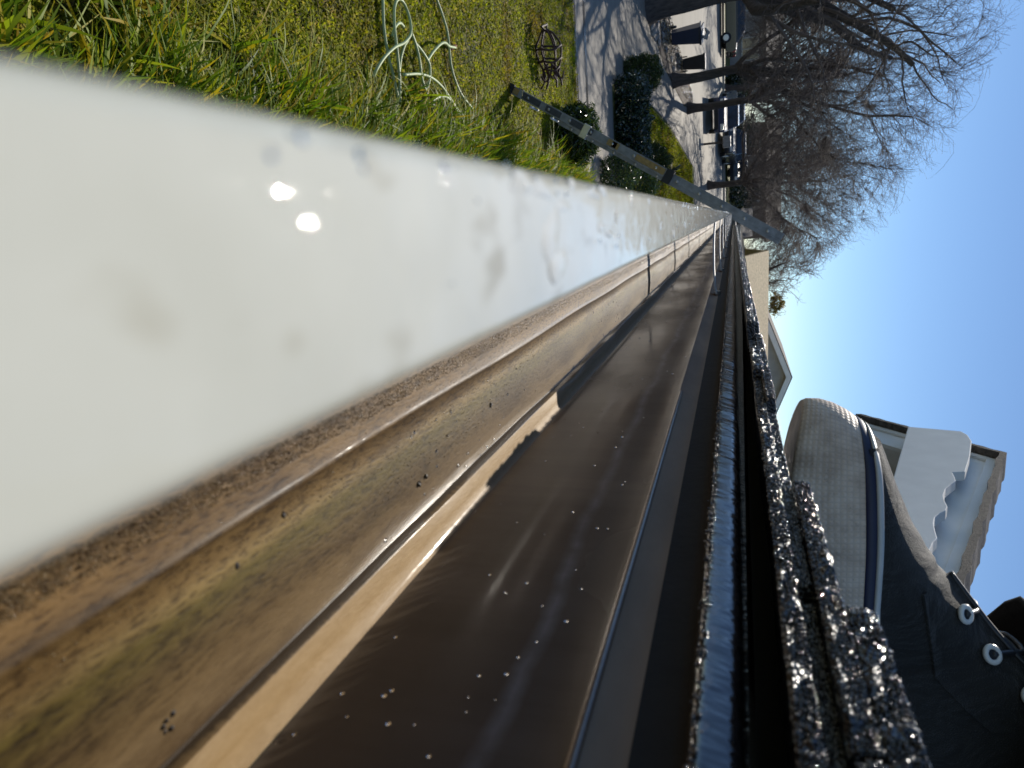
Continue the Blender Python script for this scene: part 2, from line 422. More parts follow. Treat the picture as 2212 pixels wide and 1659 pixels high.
# ------------------------------------------------------------------ gutter (built at the lens, cm profile)
def GP(x, y, z):
    return (x, y, CH + z + SL * y)
def ystations(y0, y1, fine=0.006, grow=0.035):
    out = [0.0]
    while out[-1] < y1: out.append(out[-1] + max(fine, out[-1] * grow))
    neg = [0.0]
    while neg[-1] > y0: neg.append(neg[-1] - max(fine, -neg[-1] * grow * 2))
    a = np.array(sorted(neg[1:]) + out); a[0] = y0; a[-1] = y1
    return a
def sweep(name, prof, y0, y1, mat, parent, fine=.006, wob=0.0, smooth=True, fn=None, wfreq=9):
    Y = ystations(y0, y1, fine)
    pr = np.array(prof) * 0.01
    V = np.zeros((len(Y), len(pr), 3))
    V[:, :, 0] = pr[None, :, 0]; V[:, :, 1] = Y[:, None]; V[:, :, 2] = pr[None, :, 1] + CH + SL * Y[:, None]
    if wob:
        V[:, :, 0] += wob * (np.sin(Y * wfreq + 1) * .6 + np.sin(Y * wfreq * 2.7) * .4)[:, None]
        V[:, :, 2] += wob * .6 * (np.sin(Y * wfreq * .8 + 2) * .6 + np.sin(Y * wfreq * 3.1 + 1) * .4)[:, None]
    if fn is not None: V = fn(V, Y)
    n_ = len(pr); i = np.arange(len(Y) - 1)[:, None] * n_; j = np.arange(n_ - 1)[None]
    Fc = np.stack([i + j, i + j + 1, i + n_ + j + 1, i + n_ + j], -1).reshape(-1, 4)
    return obj(name, V.reshape(-1, 3), Fc, mat, parent, smooth)
GY0, GY1 = -3.0, 8.35
gut = tag(empty('gutter', (0.06, 2.5, CH - .117)), 'long eaves gutter with white painted lip and silty brown inside', 'gutter')
arc = lambda cx, cz, r, a0, a1, k=6: [(cx + r * math.cos(math.radians(a0 + (a1 - a0) * i / k)), cz + r * math.sin(math.radians(a0 + (a1 - a0) * i / k))) for i in range(k + 1)]
lip = [(-.70, -4.2), (-.72, -3.2)] + arc(-.50, -2.42, .22, 180, 90) + [(-.2, -2.205), (.2, -2.22), (.55, -2.235)] + arc(.84, -2.405, .16, 88, 0) + [(1.0, -2.8), (.98, -3.1), (.9, -3.15)]
sweep('lip', lip, GY0, GY1, MAT['lip'], gut, wob=.0002)
front = [(-.70, -4.2), (-.4, -5.2), (.5, -6.2), (1.6, -6.9), (2.4, -7.9), (2.8, -9.2), (3.0, -11.75), (12.2, -11.78)]
sweep('outer_face', front, GY0, GY1, MAT['white'], gut, .03)
inner = [(.7, -3.15), (.2, -4.4), (.9, -6.0), (2.0, -6.7), (2.75, -7.8), (3.1, -9.2), (3.4, -11.3), (3.7, -11.55)]
floor = [(3.7, -11.55), (4.6, -11.5), (5.2, -11.52), (5.8, -11.45), (6.2, -11.48), (6.32, -11.445), (6.40, -11.425), (6.47, -11.45), (6.56, -11.51), (7.2, -11.50), (8, -11.46), (9, -11.48), (10, -11.54), (10.42, -11.58), (10.50, -11.59), (10.53, -11.56), (10.60, -11.20), (10.63, -11.18), (11.3, -11.17), (11.7, -11.12), (11.92, -10.95)]
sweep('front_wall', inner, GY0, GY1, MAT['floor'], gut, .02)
def fl(V, Y):
    k = np.sin(Y * 31) * .35 + np.sin(Y * 13 + 1) * .4 + np.sin(Y * 77 + 2) * .15
    V[:, 13:17, 0] += .0007 * k[:, None]; V[:, 4:9, 0] += .0006 * np.sin(Y * 21 + .5)[:, None]
    V[:, :16, 2] += (.0006 * np.sin(Y * 17)[:, None] * np.linspace(0, 1, 16)[None])
    return V
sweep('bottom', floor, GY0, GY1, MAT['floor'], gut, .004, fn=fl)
wall = [(11.92, -10.95), (12.0, -10.7), (12.02, -9), (12.0, -7), (12.03, -5), (12.0, -3.9), (11.85, -3.62)]
sweep('back_wall', wall, GY0, GY1, MAT['wall'], gut, .01, wob=.0004)
capmb = MB().prism([GP(x * .01, GY1 - .001, z * .01) for x, z in [(-.7, -2.4), (-.7, -4.2), (.5, -6.2), (2.4, -7.9), (3.0, -11.75), (12.1, -11.75), (12.1, -2.4)]], (0, .003, 0))
capmb.build('end_cap', MAT['white'], gut)
for k, y in enumerate((1.1, 1.56, 2.02, 2.62, 3.2, 3.8, 4.4, 5.0, 5.6, 6.2, 6.8, 7.4, 8.0)):
    hb = MB()
    pf = [(.95, -2.62), (2.2, -2.75), (4.5, -2.85), (8, -2.85), (11.0, -2.7), (11.95, -2.5)]
    P0 = [GP(x * .01, y, z * .01) for x, z in pf]
    for a, b in zip(P0[:-1], P0[1:]):
        hb.prism([a, b, (b[0], b[1] + .026, b[2]), (a[0], a[1] + .026, a[2])], (0, 0, -.0022))
    h = hb.build('hanger', MAT['white'], gut)
    MB().tube([GP(.116, y + .013, -.0245), GP(.1205, y + .013, -.0245)], .005, 8).build('screw_head', MAT['metal'], h)
# silt and grit lying in the gutter
def grains(name, pts, size, mat, parent, flat=.8):
    N = len(pts)
    s = size * rng.uniform(.5, 1.5, N)
    o8 = np.array([[1, 0, 0], [-1, 0, 0], [0, 1, 0], [0, -1, 0], [0, 0, 1], [0, 0, -1.0]])
    tri = np.array([[0, 2, 4], [2, 1, 4], [1, 3, 4], [3, 0, 4], [2, 0, 5], [1, 2, 5], [3, 1, 5], [0, 3, 5]])
    J = rng.normal(0, 1, (N, 3, 3)); Q, _ = np.linalg.qr(J)
    sc = rng.uniform(.6, 1.3, (N, 1, 3))
    V = np.einsum('nij,nkj->nki', Q, o8[None] * sc) * s[:, None, None]
    V[:, :, 2] *= flat
    V += np.asarray(pts)[:, None, :]
    Fc = (tri[None] + (np.arange(N) * 6)[:, None, None]).reshape(-1, 3)
    o = obj(name, V.reshape(-1, 3), Fc, mat, parent); o['kind'] = 'stuff'
    return o
N = 36000
yy = np.exp(rng.uniform(math.log(.05), math.log(3.4), N))
xx = np.where(rng.random(N) < .86, rng.uniform(.0505, .0568, N), rng.uniform(.056, .09, N))
grains('silt', np.stack([xx, yy, CH + SL * yy - .1143 + np.where(xx < .0585, rng.uniform(-.0010, .0004, N), -.0004)], 1), .00017, MAT['silt'], gut)
mcr = simple('dark_crumb', (.03, .02, .012), .5, .5, 300)
for k, (w_, u_, s_) in enumerate(((920, 1030, .0008), (905, 1046, .0009), (612, 1112, .0007), (510, 1222, .0008), (1060, 875, .0009))):
    d_ = ray(w_, u_); q_ = d_ * (-.1149 / (d_[2] - SL * d_[1]))
    bm = bmesh.new(); bmesh.ops.create_icosphere(bm, subdivisions=2, radius=s_)
    for v in bm.verts:
        n3 = v.co.normalized(); v.co *= 1 + .35 * math.sin(n3.x * 4 + k) * math.cos(n3.y * 5 + k * 2); v.co.z *= .6; v.co.x *= 1.3
    me = bpy.data.meshes.new('crumb'); bm.to_mesh(me); bm.free()
    tag(link('crumb', me, mcr, None, Vector(CAMPOS + q_ + np.array([0, 0, s_ * .25]))), ('farther of two paired dark crumbs on the gutter bottom', 'nearer of two paired dark crumbs on the gutter bottom', 'lone dark crumb on the green stained silt', 'dark crumb nearest the lens on the gutter bottom', 'farthest dark crumb on the gutter bottom')[k], 'debris', 'crumbs on the gutter bottom')
cl_ = CAMPOS + (lambda d_: d_ * (-.1152 / (d_[2] - SL * d_[1])))(ray(362, 1562))
bm = bmesh.new()
for k in range(7):
    r_ = bmesh.ops.create_icosphere(bm, subdivisions=1, radius=random.uniform(.0005, .0009))
    o_ = Vector((random.uniform(-.0016, .0016), random.uniform(-.0018, .0018), random.uniform(0, .0008)))
    for v in r_['verts']: v.co += o_
me = bpy.data.meshes.new('debris_clump'); bm.to_mesh(me); bm.free()
tag(link('debris_clump', me, mcr, None, Vector(cl_)), 'black clump of buds caught on the ridge of the gutter bottom', 'debris')
# water beads
def drops(name, pts, rad, nrm, parent):
    N = len(pts); k, rr = 8, 3
    V1 = [(0, 0, 1.0)]
    for i in range(1, rr + 1):
        a = i / rr * math.pi / 2
        V1 += [(math.sin(a) * math.cos(b * 2 * math.pi / k), math.sin(a) * math.sin(b * 2 * math.pi / k), math.cos(a)) for b in range(k)]
    V1 = np.array(V1); V1[:, 2] *= .55
    T = []
    for b in range(k):
        b2 = (b + 1) % k
        T.append((0, 1 + b, 1 + b2))
        for i in range(rr - 1):
            o_ = 1 + i * k
            T += [(o_ + b, o_ + k + b, o_ + k + b2), (o_ + b, o_ + k + b2, o_ + b2)]
    T += [(1 + (rr - 1) * k, 1 + (rr - 1) * k + b + 1, 1 + (rr - 1) * k + b) for b in range(1, k - 1)]
    T = np.array(T)
    nrm = np.asarray(nrm, float); nrm /= np.linalg.norm(nrm)
    a = np.cross(nrm, [0, 1, 0.0]); a /= np.linalg.norm(a); b = np.cross(nrm, a)
    B3 = np.stack([a, b, nrm], 0)
    V = (V1 @ B3)[None] * np.asarray(rad)[:, None, None] * rng.uniform(.85, 1.2, (N, 1, 3)) + np.asarray(pts)[:, None, :]
    Fc = (T[None] + (np.arange(N) * len(V1))[:, None, None]).reshape(-1, 3)
    o = obj(name, V.reshape(-1, 3), Fc, MAT['water'], parent, True); o['kind'] = 'stuff'
    return o
N = 260
yy = rng.uniform(.1, 1, N) ** 2 * 2.2; zz = rng.uniform(-.112, -.034, N)
drops('water_beads', np.stack([np.full(N, .1199), yy, CH + SL * yy + zz], 1), rng.uniform(.0003, .0009, N) * (yy * .35 + .75), (-1, 0, .0), gut)
N = 150
yy = rng.uniform(.16, 1, N) ** 1.5 * 1.2; xx = rng.uniform(.07, .104, N)
drops('floor_water_beads', np.stack([xx, yy, CH + SL * yy + np.interp(xx, [.066, .072, .08, .09, .10, .104], [-.1152, -.1150, -.1146, -.1148, -.1154, -.1158])], 1), rng.uniform(.0003, .0010, N) * (yy * .4 + .7), (0, 0, 1), gut)
N = 170
yy = np.concatenate([rng.uniform(.03, .14, 20), rng.uniform(.1, 1, N - 20) ** 1.6 * 3.0]); xx = np.where(rng.random(N) < .6, rng.uniform(-.0065, -.004, N), rng.uniform(-.006, .009, N))
drops('lip_water_beads', np.stack([xx, yy, CH + SL * yy - .0219], 1), rng.uniform(.0002, .0008, N) * (yy * .8 + .5), (0, 0, 1), gut)

films = MB()
FL = [(-.0034, .0300, .0013, .0022, .00003), (-.0036, .0385, .0014, .0040, .00004), (-.0040, .0415, .0009, .0025, .00004), (-.0028, .0335, .0008, .0020, .00002), (-.0030, .0365, .0009, .0014, .00004), (-.0010, .0330, .0012, .0014, .00006), (-.0043, .0535, .0012, .0028, .00008), (-.0050, .075, .0012, .004, .0002), (-.0045, .083, .0014, .005, .0002), (.0010, .086, .0035, .004, .0002), (.0050, .089, .0025, .004, .0002)]
for q in range(46):
    y_ = math.exp(random.uniform(math.log(.07), math.log(2.2))); FL.append((random.choice((-.0052, -.0048, random.uniform(-.004, .007))) + random.uniform(-.0006, .0006), y_, random.uniform(.0005, .0016), random.uniform(.0010, .004) * (1 + y_ * 3), random.uniform(.00008, .0002)))
for (x_, y_, rx, ry, hh) in FL:
    ph_ = random.uniform(0, 6); V_ = [GP(x_, y_, -.02203 - .018 * (x_ - .0002) * 1.0 + hh)]; F_ = []
    for ri in range(1, 6):
        for k in range(20):
            q = k * math.pi / 10; g_ = ri / 5 * (1 + .22 * math.sin(2 * q + ph_) + .12 * math.sin(3 * q + ph_ * 2))
            xx_, yy_ = x_ + rx * g_ * math.cos(q), y_ + ry * g_ * math.sin(q)
            V_.append(GP(xx_, yy_, -.02205 - .018 * (xx_ - .0002) + hh * (1.0 - (ri / 5) ** 2) + (hh * .12 * math.sin(3 * q + ri + ph_) if ri < 5 else -.00006)))
    F_ += [(0, 1 + k, 1 + (k + 1) % 20) for k in range(20)]
    F_ += [(1 + r_ * 20 + k, 21 + r_ * 20 + k, 21 + r_ * 20 + (k + 1) % 20, 1 + r_ * 20 + (k + 1) % 20) for r_ in range(4) for k in range(20)]
    films.add(V_, F_)
m_, n, l, p = new_mat('water_film_on_white'); p.inputs['Base Color'].default_value = (.66, .66, .58, 1); p.inputs['Roughness'].default_value = .6; p.inputs['Specular IOR Level'].default_value = .05
p.inputs['Coat Weight'].default_value = 1; p.inputs['Coat IOR'].default_value = 1.33; p.inputs['Coat Roughness'].default_value = .02
films.build('water_film', m_, gut, True)['kind'] = 'stuff'

# ------------------------------------------------------------------ own house: eaves, roof, wall, gable
house = tag(empty('house', (3.2, 2.6, 0)), 'white house with black wet shingles along the eave beside the gutter', 'house')
HY0, HY1 = -4.0, 8.45
RP = 0.05                                        # roof pitch
sweep('drip_flange', [(12.2, -2.35), (12.15, -1.4), (12.0, -1.12), (11.6, -1.03), (11.0, -.93)], -3, HY1, simple('dull_black_metal', (.012, .010, .009), .8, .3, 40, .3, 200, bdist=.001), house, .01)
drip = [ (11.0, -.92), (10.86, -.86), (10.84, -.74), (10.88, -.6), (10.95, -.4), (11.02, -.2), (11.12, -.02), (11.3, .12), (11.7, .22), (12.4, .28), (14, .38), (20, .7)]
sweep('drip_edge', drip, -3, HY1, MAT['drip'], house, .005, wob=.0004, wfreq=23)
bead = arc(11.80, -3.50, .15, 60, 400, 12)
sweep('flashing_bead', bead, -3, 0.47, simple('brown_bead', (.17, .11, .07), .3, .3, 40, .4, 300, coat=.8, bdist=.001), house, .006, wob=.0003)
sweep('flashing', [(11.84, -3.62), (11.95, -3.3), (12.16, -2.8), (12.22, -2.45), (12.24, -1.9)], -3, HY1, simple('brown_flashing', (.26, .165, .10), .7, .3, 30, .35, 260, bdist=.001, sc=(1, .3, 1)), house, .02)
grit_y = rng.uniform(0, 1, 2600) ** 1.6 * 2.5 + .06
grains('drip_grit', np.stack([.1083 + rng.normal(0, .0004, 2600), grit_y, CH + SL * grit_y - .0082 + rng.normal(0, .0006, 2600)], 1), .0006, MAT['granule'], house)
MB().box((.131, HY0, CH - .20), (.15, HY1, CH - .006)).build('fascia', MAT['fascia'], house)
MB().box((.15, HY0 + .02, CH - .22), (.56, HY1 - .02, CH - .2)).build('soffit', MAT['white'], house)
MB().box((.56, HY0 + .1, 0), (6.0, HY1 - .1, CH - .16)).build('wall', MAT['white'], house)
roof = MB()
for (xa, za, xb, zb) in ((.13, .0, 3.25, .155), (3.25, .155, 6.4, .0)):
    roof.prism([(xa, HY0, CH + za + .002), (xb, HY0, CH + zb + .002), (xb, HY0, CH + zb - .06), (xa, HY0, CH + za - .06)], (0, HY1 - HY0, 0))
gap_fill = MB().prism([(.155, HY0, CH + .0045), (.7, HY0, CH + .032), (.7, HY0, CH + .045), (.155, HY0, CH + .0125)], (0, HY1 - HY0, 0)).build('gap_filler', simple('gap_shade_black', (.004, .004, .004), 1.0, .1), house)  # added black filler; its colour stands for the shade under the shingles
roofo = roof.build('roof', MAT['shingle'], house)
def slab(name, xe, y0, y1, zb, th, depth, parent, step=.005, rough=.0011, mat=None):
    """one shingle: eave edge at xe cm, underside at zb cm"""
    n_ = max(6, int((y1 - y0) / step)); Y = np.linspace(y0, y1, n_)
    near = 1.0
    e = rng.normal(0, rough, n_) + .0008 * np.sin(Y * 40 + xe) ; e2 = rng.normal(0, rough, n_)
    t = th * .01 * (1 + rng.normal(0, .10, n_)); zz = zb * .01 + SL * Y + CH + .0006 * np.sin(Y * 25 + xe * 3)
    X = xe * .01
    cols = [(X + .001 + e, zz), (X + e, zz + t * .25), (X + e2 + .0003, zz + t * .75), (X + .0012 + e2, zz + t), (X + depth * .4, zz + t + RP * depth * .4), (X + depth, zz + t + RP * depth), (X + depth, zz + RP * depth)]
    V = np.stack([np.stack([np.broadcast_to(c[0], (n_,)), Y, c[1]], 1) for c in cols], 1)
    k = len(cols)
    i = np.arange(n_ - 1)[:, None] * k; j = np.arange(k)[None]; j2 = (j + 1) % k
    Fc = np.stack([i + j, i + j2, i + k + j2, i + k + j], -1).reshape(-1, 4)
    fs = [tuple(map(int, q)) for q in Fc] + [tuple(range(k)), tuple((n_ - 1) * k + q for q in range(k))[::-1]]
    return obj(name, V.reshape(-1, 3), fs, mat or MAT['shingle'], parent)
# first courses along the eave, each strip its own piece; edge positions in cm
SH = []
def sh(xe, y0, y1, zb, th, depth=.3):
    SH.append((xe, y0, y1, zb, th)); slab('shingle', xe, y0, y1, zb, th, depth, roofo, step=.004 if y0 < 1.5 else .02)
sh(10.75, -.9, .46, 1.22, .50); sh(10.0, .463, .545, 1.2, .55); sh(10.5, .548, .60, 1.15, .55); sh(8.95, .603, .98, 1.05, .52); sh(8.9, .983, 1.6, 1.05, .5)
y = 1.603
while y < HY1:
    d = random.uniform(.5, .95); sh(8.95 + random.uniform(-.12, .12), y, min(y + d, HY1), 1.05, .5); y += d + .003
sh(11.55, -.9, .20, 1.76, .5); sh(11.2, .205, .40, 1.76, .46); sh(10.3, .403, .62, 1.75, .46); sh(9.5, .622, 1.25, 1.58, .42)
y = 1.253
while y < HY1:
    d = random.uniform(.3, .6); sh(9.5 + random.uniform(-.15, .15), y, min(y + d, HY1), 1.56, .4); y += d + .003
sh(10.85, -.9, .13, 2.3, .55); sh(10.9, .133, .285, 2.28, .58)
sh(11.3, -.9, .10, 2.9, .35); sh(10.95, -.9, .19, 2.95, .72)
# upper courses of the roof, far too flat to the eye to pick apart
up_mb = MB()
for ci in range(1, 21):
    x0 = .11 + ci * .15; y = HY0 + random.uniform(0, .3)
    while y < HY1 - .05:
        d = random.uniform(.22, .34); y1_ = min(y + d, HY1)
        z0 = CH + (x0 - .13) * RP + .008; th_ = random.choice((.004, .008))
        if x0 + .17 < 3.25: up_mb.prism([(x0, y, z0 + .003), (x0 + .17, y, z0 + .17 * RP), (x0 + .17, y, z0 + .17 * RP + th_), (x0, y, z0 + th_ + .006)], (0, y1_ - y - .004, 0))
        y = y1_
o = up_mb.build('shingle_courses', MAT['shingle'], roofo); o['kind'] = 'stuff'
# mineral granules standing proud of the nearest shingle edges
pts = []
for (xe, y0, y1, zb, th) in SH:
    a, b = max(y0, .05), min(y1, 2.4)
    if b <= a: continue
    nn = int(min(9000, 13000 * (math.log(b / a)) * .9))
    yy = np.exp(rng.uniform(math.log(a), math.log(b), nn))
    zt = rng.uniform(0, 1.0, nn); top = rng.random(nn) < .35
    xx = xe * .01 + np.where(top, rng.uniform(0, .03, nn), rng.normal(.0002, .0004, nn))
    zz = CH + SL * yy + zb * .01 + np.where(top, th * .01 + RP * (xx - xe * .01), zt * th * .01)
    pts.append(np.stack([xx, yy, zz], 1))
grains('shingle_granules', np.concatenate(pts), .00062, MAT['granule'], roofo)

# gable over the roof, facing the eave: traced on the plane x = GX
GX = 1.35
pk = at_x(2172, 1000, GX); gl = at_x(1905, 925, GX); gr_ = at_x(2113, 1192, GX)
sl_l = (pk[2] - gl[2]) / (gl[1] - pk[1]); sl_r = (pk[2] - gr_[2]) / (pk[1] - gr_[1])
gable = tag(empty('gable', (GX + .5, pk[1], CH + .2)), 'white gable with dark shingled rakes behind the shoe', 'gable')
dn, df = 1.55, float(gl[1] - pk[1]) + .12
LFT = np.array([GX, pk[1] + df, pk[2] - sl_l * df]); RGT_ = np.array([GX, pk[1] - dn, pk[2] - sl_r * dn])
for nm, E_ in (('rake_shingles', LFT), ('rake_shingles', RGT_)):
    d_ = np.array([0, 0, .028])
    n_ = 30; A = [pk + (E_ - pk) * t for t in np.linspace(0, 1, n_)]
    mb = MB()
    top = [a + np.array([-.055, 0, .004 * math.sin(i * 2.1) + .003 * math.cos(i * 5.)]) for i, a in enumerate(A)]
    for a, b in zip(top[:-1], top[1:]):
        mb.prism([a, b, b - d_ * 1.15, a - d_ * 1.15], (.13, 0, 0))
    mb.build(nm, MAT['darkshingle'], gable)
    sg = 1 if E_[1] > pk[1] else -1
    fb = MB(); zt_, zb_ = np.array([0, 0, .034]), np.array([0, 0, .30])
    fb.prism([pk - zt_, E_ - zt_, E_ - zb_, pk - zb_], (.022, 0, 0)).build('rake_board', MAT['fascia'], gable, bevel=.002)
    st_ = MB(); st_.prism([pk - zt_ + np.array([-.016, 0, -.002]), E_ - zt_ + np.array([-.016, 0, -.002]), E_ - np.array([.016, 0, .085]), pk - np.array([.016, 0, .085])], (.015, 0, 0)).build('rake_trim', MAT['fascia'], gable, bevel=.002)
wallp = [pk - np.array([-.30, 0, .06]), LFT + np.array([.30, 0, -.06]), np.array([GX + .3, LFT[1], CH + .04]), np.array([GX + .3, RGT_[1], CH + .04]), RGT_ + np.array([.30, 0, -.06])]
MB().prism(wallp, (.1, 0, 0)).build('gable_wall', MAT['white'], gable)
sof = MB().prism([pk - np.array([-.022, 0, .058]), LFT - np.array([-.022, 0, .058]), LFT - np.array([-.022, 0, .07]), pk - np.array([-.022, 0, .07])], (.28, 0, 0)).prism([pk - np.array([-.022, 0, .058]), RGT_ - np.array([-.022, 0, .058]), RGT_ - np.array([-.022, 0, .07]), pk - np.array([-.022, 0, .07])], (.28, 0, 0))
sof.build('soffit', MAT['white'], gable)
# scroll cut bracket board hung in front of the gable
BX = GX - .10
scal = [(1962, 922), (2076, 932), (2090, 940), (2099, 953), (2095, 986), (2085, 1019), (2057, 1021), (2062, 1030), (2065, 1039), (2055, 1046), (2043, 1056), (2038, 1070), (2041, 1083), (2047, 1095), (2043, 1103), (2030, 1109), (2020, 1117), (2017, 1130), (2020, 1146), (2025, 1163), (2016, 1172), (1990, 1230), (1880, 1250), (1905, 1120)]
cxc = np.mean([at_x(w_, u_, BX) for w_, u_ in scal], axis=0)
bk = tag(empty('bracket', cxc), 'white scroll cut bracket board on the gable behind the shoe', 'bracket')
MB().prism([at_x(w_, u_, BX) for w_, u_ in scal], (.045, 0, 0)).build('board', simple('white_bracket_paint', (.84, .83, .80), .5, .05, 9, .08, 120), bk, bevel=.003)
c0 = at_x(2040, 985, BX); MB().box((BX + .045, c0[1] - .02, c0[2] - .02), (GX - .0165, c0[1] + .02, c0[2] + .02)).build('mounting_block', MAT['fascia'], bk)

# ------------------------------------------------------------------ the person's shoe on the eave
def m_canvas():
    m, n, l, p = new_mat('black_canvas')
    v = coords(n, l)
    w1 = noise(n, l, 1300, 2, v, .7); w2 = noise(n, l, 38, 3, coords(n, l, (1, .45, .6)), .6, .8)
    l.new(ramp(n, l, w2, [(.3, (.011, .0098, .0085)), (.7, (.021, .0185, .016))]), p.inputs['Base Color'])
    p.inputs['Roughness'].default_value = .75; p.inputs['Sheen Weight'].default_value = .15; p.inputs['Sheen Roughness'].default_value = .4
    b = bump(n, l, None, w2, .8, .012); bump(n, l, p, w1, 1.0, .0011, 'Normal', b)
    return m
MAT['canvas'] = m_canvas()
def m_foxing():
    m, n, l, p = new_mat('worn_white_rubber')
    v = coords(n, l, (1, 1, 1), 'UV')
    ck = n.new('ShaderNodeTexWave'); ck.wave_type = 'BANDS'; ck.bands_direction = 'X'; ck.inputs['Scale'].default_value = 100; l.new(v, ck.inputs['Vector'])
    c2 = n.new('ShaderNodeTexWave'); c2.wave_type = 'BANDS'; c2.bands_direction = 'Y'; c2.inputs['Scale'].default_value = 100; l.new(v, c2.inputs['Vector'])
    ov = coords(n, l)
    d = noise(n, l, 70, 5, ov, .65); s2 = noise(n, l, 300, 5, coords(n, l, (1, 1, 2.5)), .7)
    col = ramp(n, l, d, [(.3, (.46, .34, .25)), (.55, (.70, .55, .42)), (.75, (.78, .64, .51))])
    col = mix(n, l, 1.0, col, ramp(n, l, s2, [(.27, (.10,) * 3), (.36, (1,) * 3)]), 'MULTIPLY')
    h = math_(n, l, 'MULTIPLY', ck.outputs['Fac'], c2.outputs['Fac'])
    col = mix(n, l, 1.0, col, ramp(n, l, h, [(.0, (.86,) * 3), (.25, (1,) * 3)]), 'MULTIPLY')
    l.new(col, p.inputs['Base Color']); p.inputs['Roughness'].default_value = .5
    bump(n, l, p, h, .5, .0006)
    return m
MAT['foxing'] = m_foxing()
MAT['navy'] = simple('navy_stripe_rubber', (.012, .014, .045), .45, .2, 60)
MAT['rim'] = simple('white_rubber_rim', (.60, .585, .55), .45, .1, 50)
MAT['eyelet'] = simple('white_eyelet', (.75, .74, .70), .35, .05, 50)
MAT['lace'] = simple('black_lace', (.02, .02, .022), .5, .3, 90, coat=.3)
MAT['denim'] = simple('black_trouser_cloth', (.010, .0095, .010), .85, .3, 40, .5, 900, bdist=.001)
SHO = np.array([.1135, .432, CH + .0262 + SL * .43])
th0 = math.radians(-7); sp = .045
AX = np.array([math.cos(th0), math.sin(th0), sp]); AX /= np.linalg.norm(AX)
BX_ = np.array([-math.sin(th0), math.cos(th0), 0]); CX = np.cross(AX, BX_)
def SW(a, b, c):
    return SHO + AX * a + BX_ * b + CX * c
def half_w(a):
    a = np.asarray(a, float)
    t = np.clip(a / .085, 0, 1); r = .049 * np.sqrt(np.clip(1 - (1 - t) ** 2.2, 0, 1))
    waist = np.interp(a, [.085, .16, .23, .27, .29], [.049, .041, .037, .032, 0])
    h = np.clip((.29 - a) / .05, 0, 1)
    return np.where(a < .085, r, np.where(a < .24, waist, .037 * np.sqrt(np.clip(1 - (1 - h) ** 2, 0, 1))))
aa = np.concatenate([.085 * (1 - np.cos(np.linspace(0, math.pi / 2, 26))), np.linspace(.09, .24, 24), .24 + .05 * np.sin(np.linspace(.08, math.pi / 2, 12))])
ol = [(a, -half_w(a)) for a in aa] + [(a, half_w(a)) for a in aa[::-1][1:-1]]
ol = np.array([(a, float(b) + .003 * math.sin(a * 9)) for a, b in ol])
L_ = np.concatenate([[0], np.cumsum(np.linalg.norm(np.diff(np.vstack([ol, ol[:1]]), axis=0), axis=1))])
def hs(a):
    return np.interp(a, [0, .03, .07, .11, .20, .29], [.0475, .0475, .046, .0435, .042, .042])
def band(name, rings, mat, parent, smooth=True, cap=False):
    """rings: list of (height fraction, outward offset)"""
    V, uv = [], []
    ctr = np.array([.14, 0])
    nrm = np.roll(ol, -1, 0) - np.roll(ol, 1, 0); nrm = np.stack([nrm[:, 1], -nrm[:, 0]], 1); nrm /= np.linalg.norm(nrm, axis=1, keepdims=True) + 1e-9
    sgn = np.sign(np.sum(nrm * (ol - ctr), axis=1)); nrm *= np.where(sgn == 0, 1, sgn)[:, None]
    for hfr, off in rings:
        for i, (a, b) in enumerate(ol):
            aa_, bb_ = a + nrm[i, 0] * off, b + nrm[i, 1] * off
            aa_ += .017 * max(0, 1 - a / .06) ** 1.5 * hfr ** 2.2
            spring = .012 * max(0, 1 - a / .07) ** 2
            V.append(SW(aa_, bb_, spring * (1 - hfr) + hs(a) * hfr)); uv.append((L_[i], hfr * .045))
    k = len(ol); fs = [(r * k + i, r * k + (i + 1) % k, (r + 1) * k + (i + 1) % k, (r + 1) * k + i) for r in range(len(rings) - 1) for i in range(k)]
    if cap: fs.append(tuple(range(k))[::-1])
    me = mesh(name, V, fs, smooth)
    ul = me.uv_layers.new(name='UVMap')
    for lp in me.loops: ul.data[lp.index].uv = uv[lp.vertex_index]
    return link(name, me, mat, parent)
# leg inside the clothes: one continuous tapered limb from foot to knee and thigh
legp = catmull([SW(.10, 0, .045), SW(.17, 0, .055), SW(.225, 0, .09), SW(.225, 0, .17), SW(.235, 0, .30), SW(.25, .0, .50), SW(.40, .02, .56), SW(.62, .03, .50)], 6)
legr = np.interp(np.linspace(0, 1, len(legp)), [0, .14, .28, .42, .57, .71, .85, 1], [.022, .03, .034, .036, .05, .055, .065, .075])
person = MB().tube(legp, legr, 16).build('person', simple('skin', (.45, .28, .2), .5, .1), None, True)
tag(person, 'leg of a person in black canvas shoe standing on the shingled eave', 'person')
shoe_rings = []
uv_a = np.concatenate([np.linspace(.024, .15, 42), np.linspace(.155, .288, 22)])
def top_h(a):
    return np.interp(a, [0, .02, .05, .075, .10, .125, .15, .17, .185, .29], [.0475, .052, .061, .070, .083, .100, .124, .148, .166, .172])
Vs = []
kk = 33
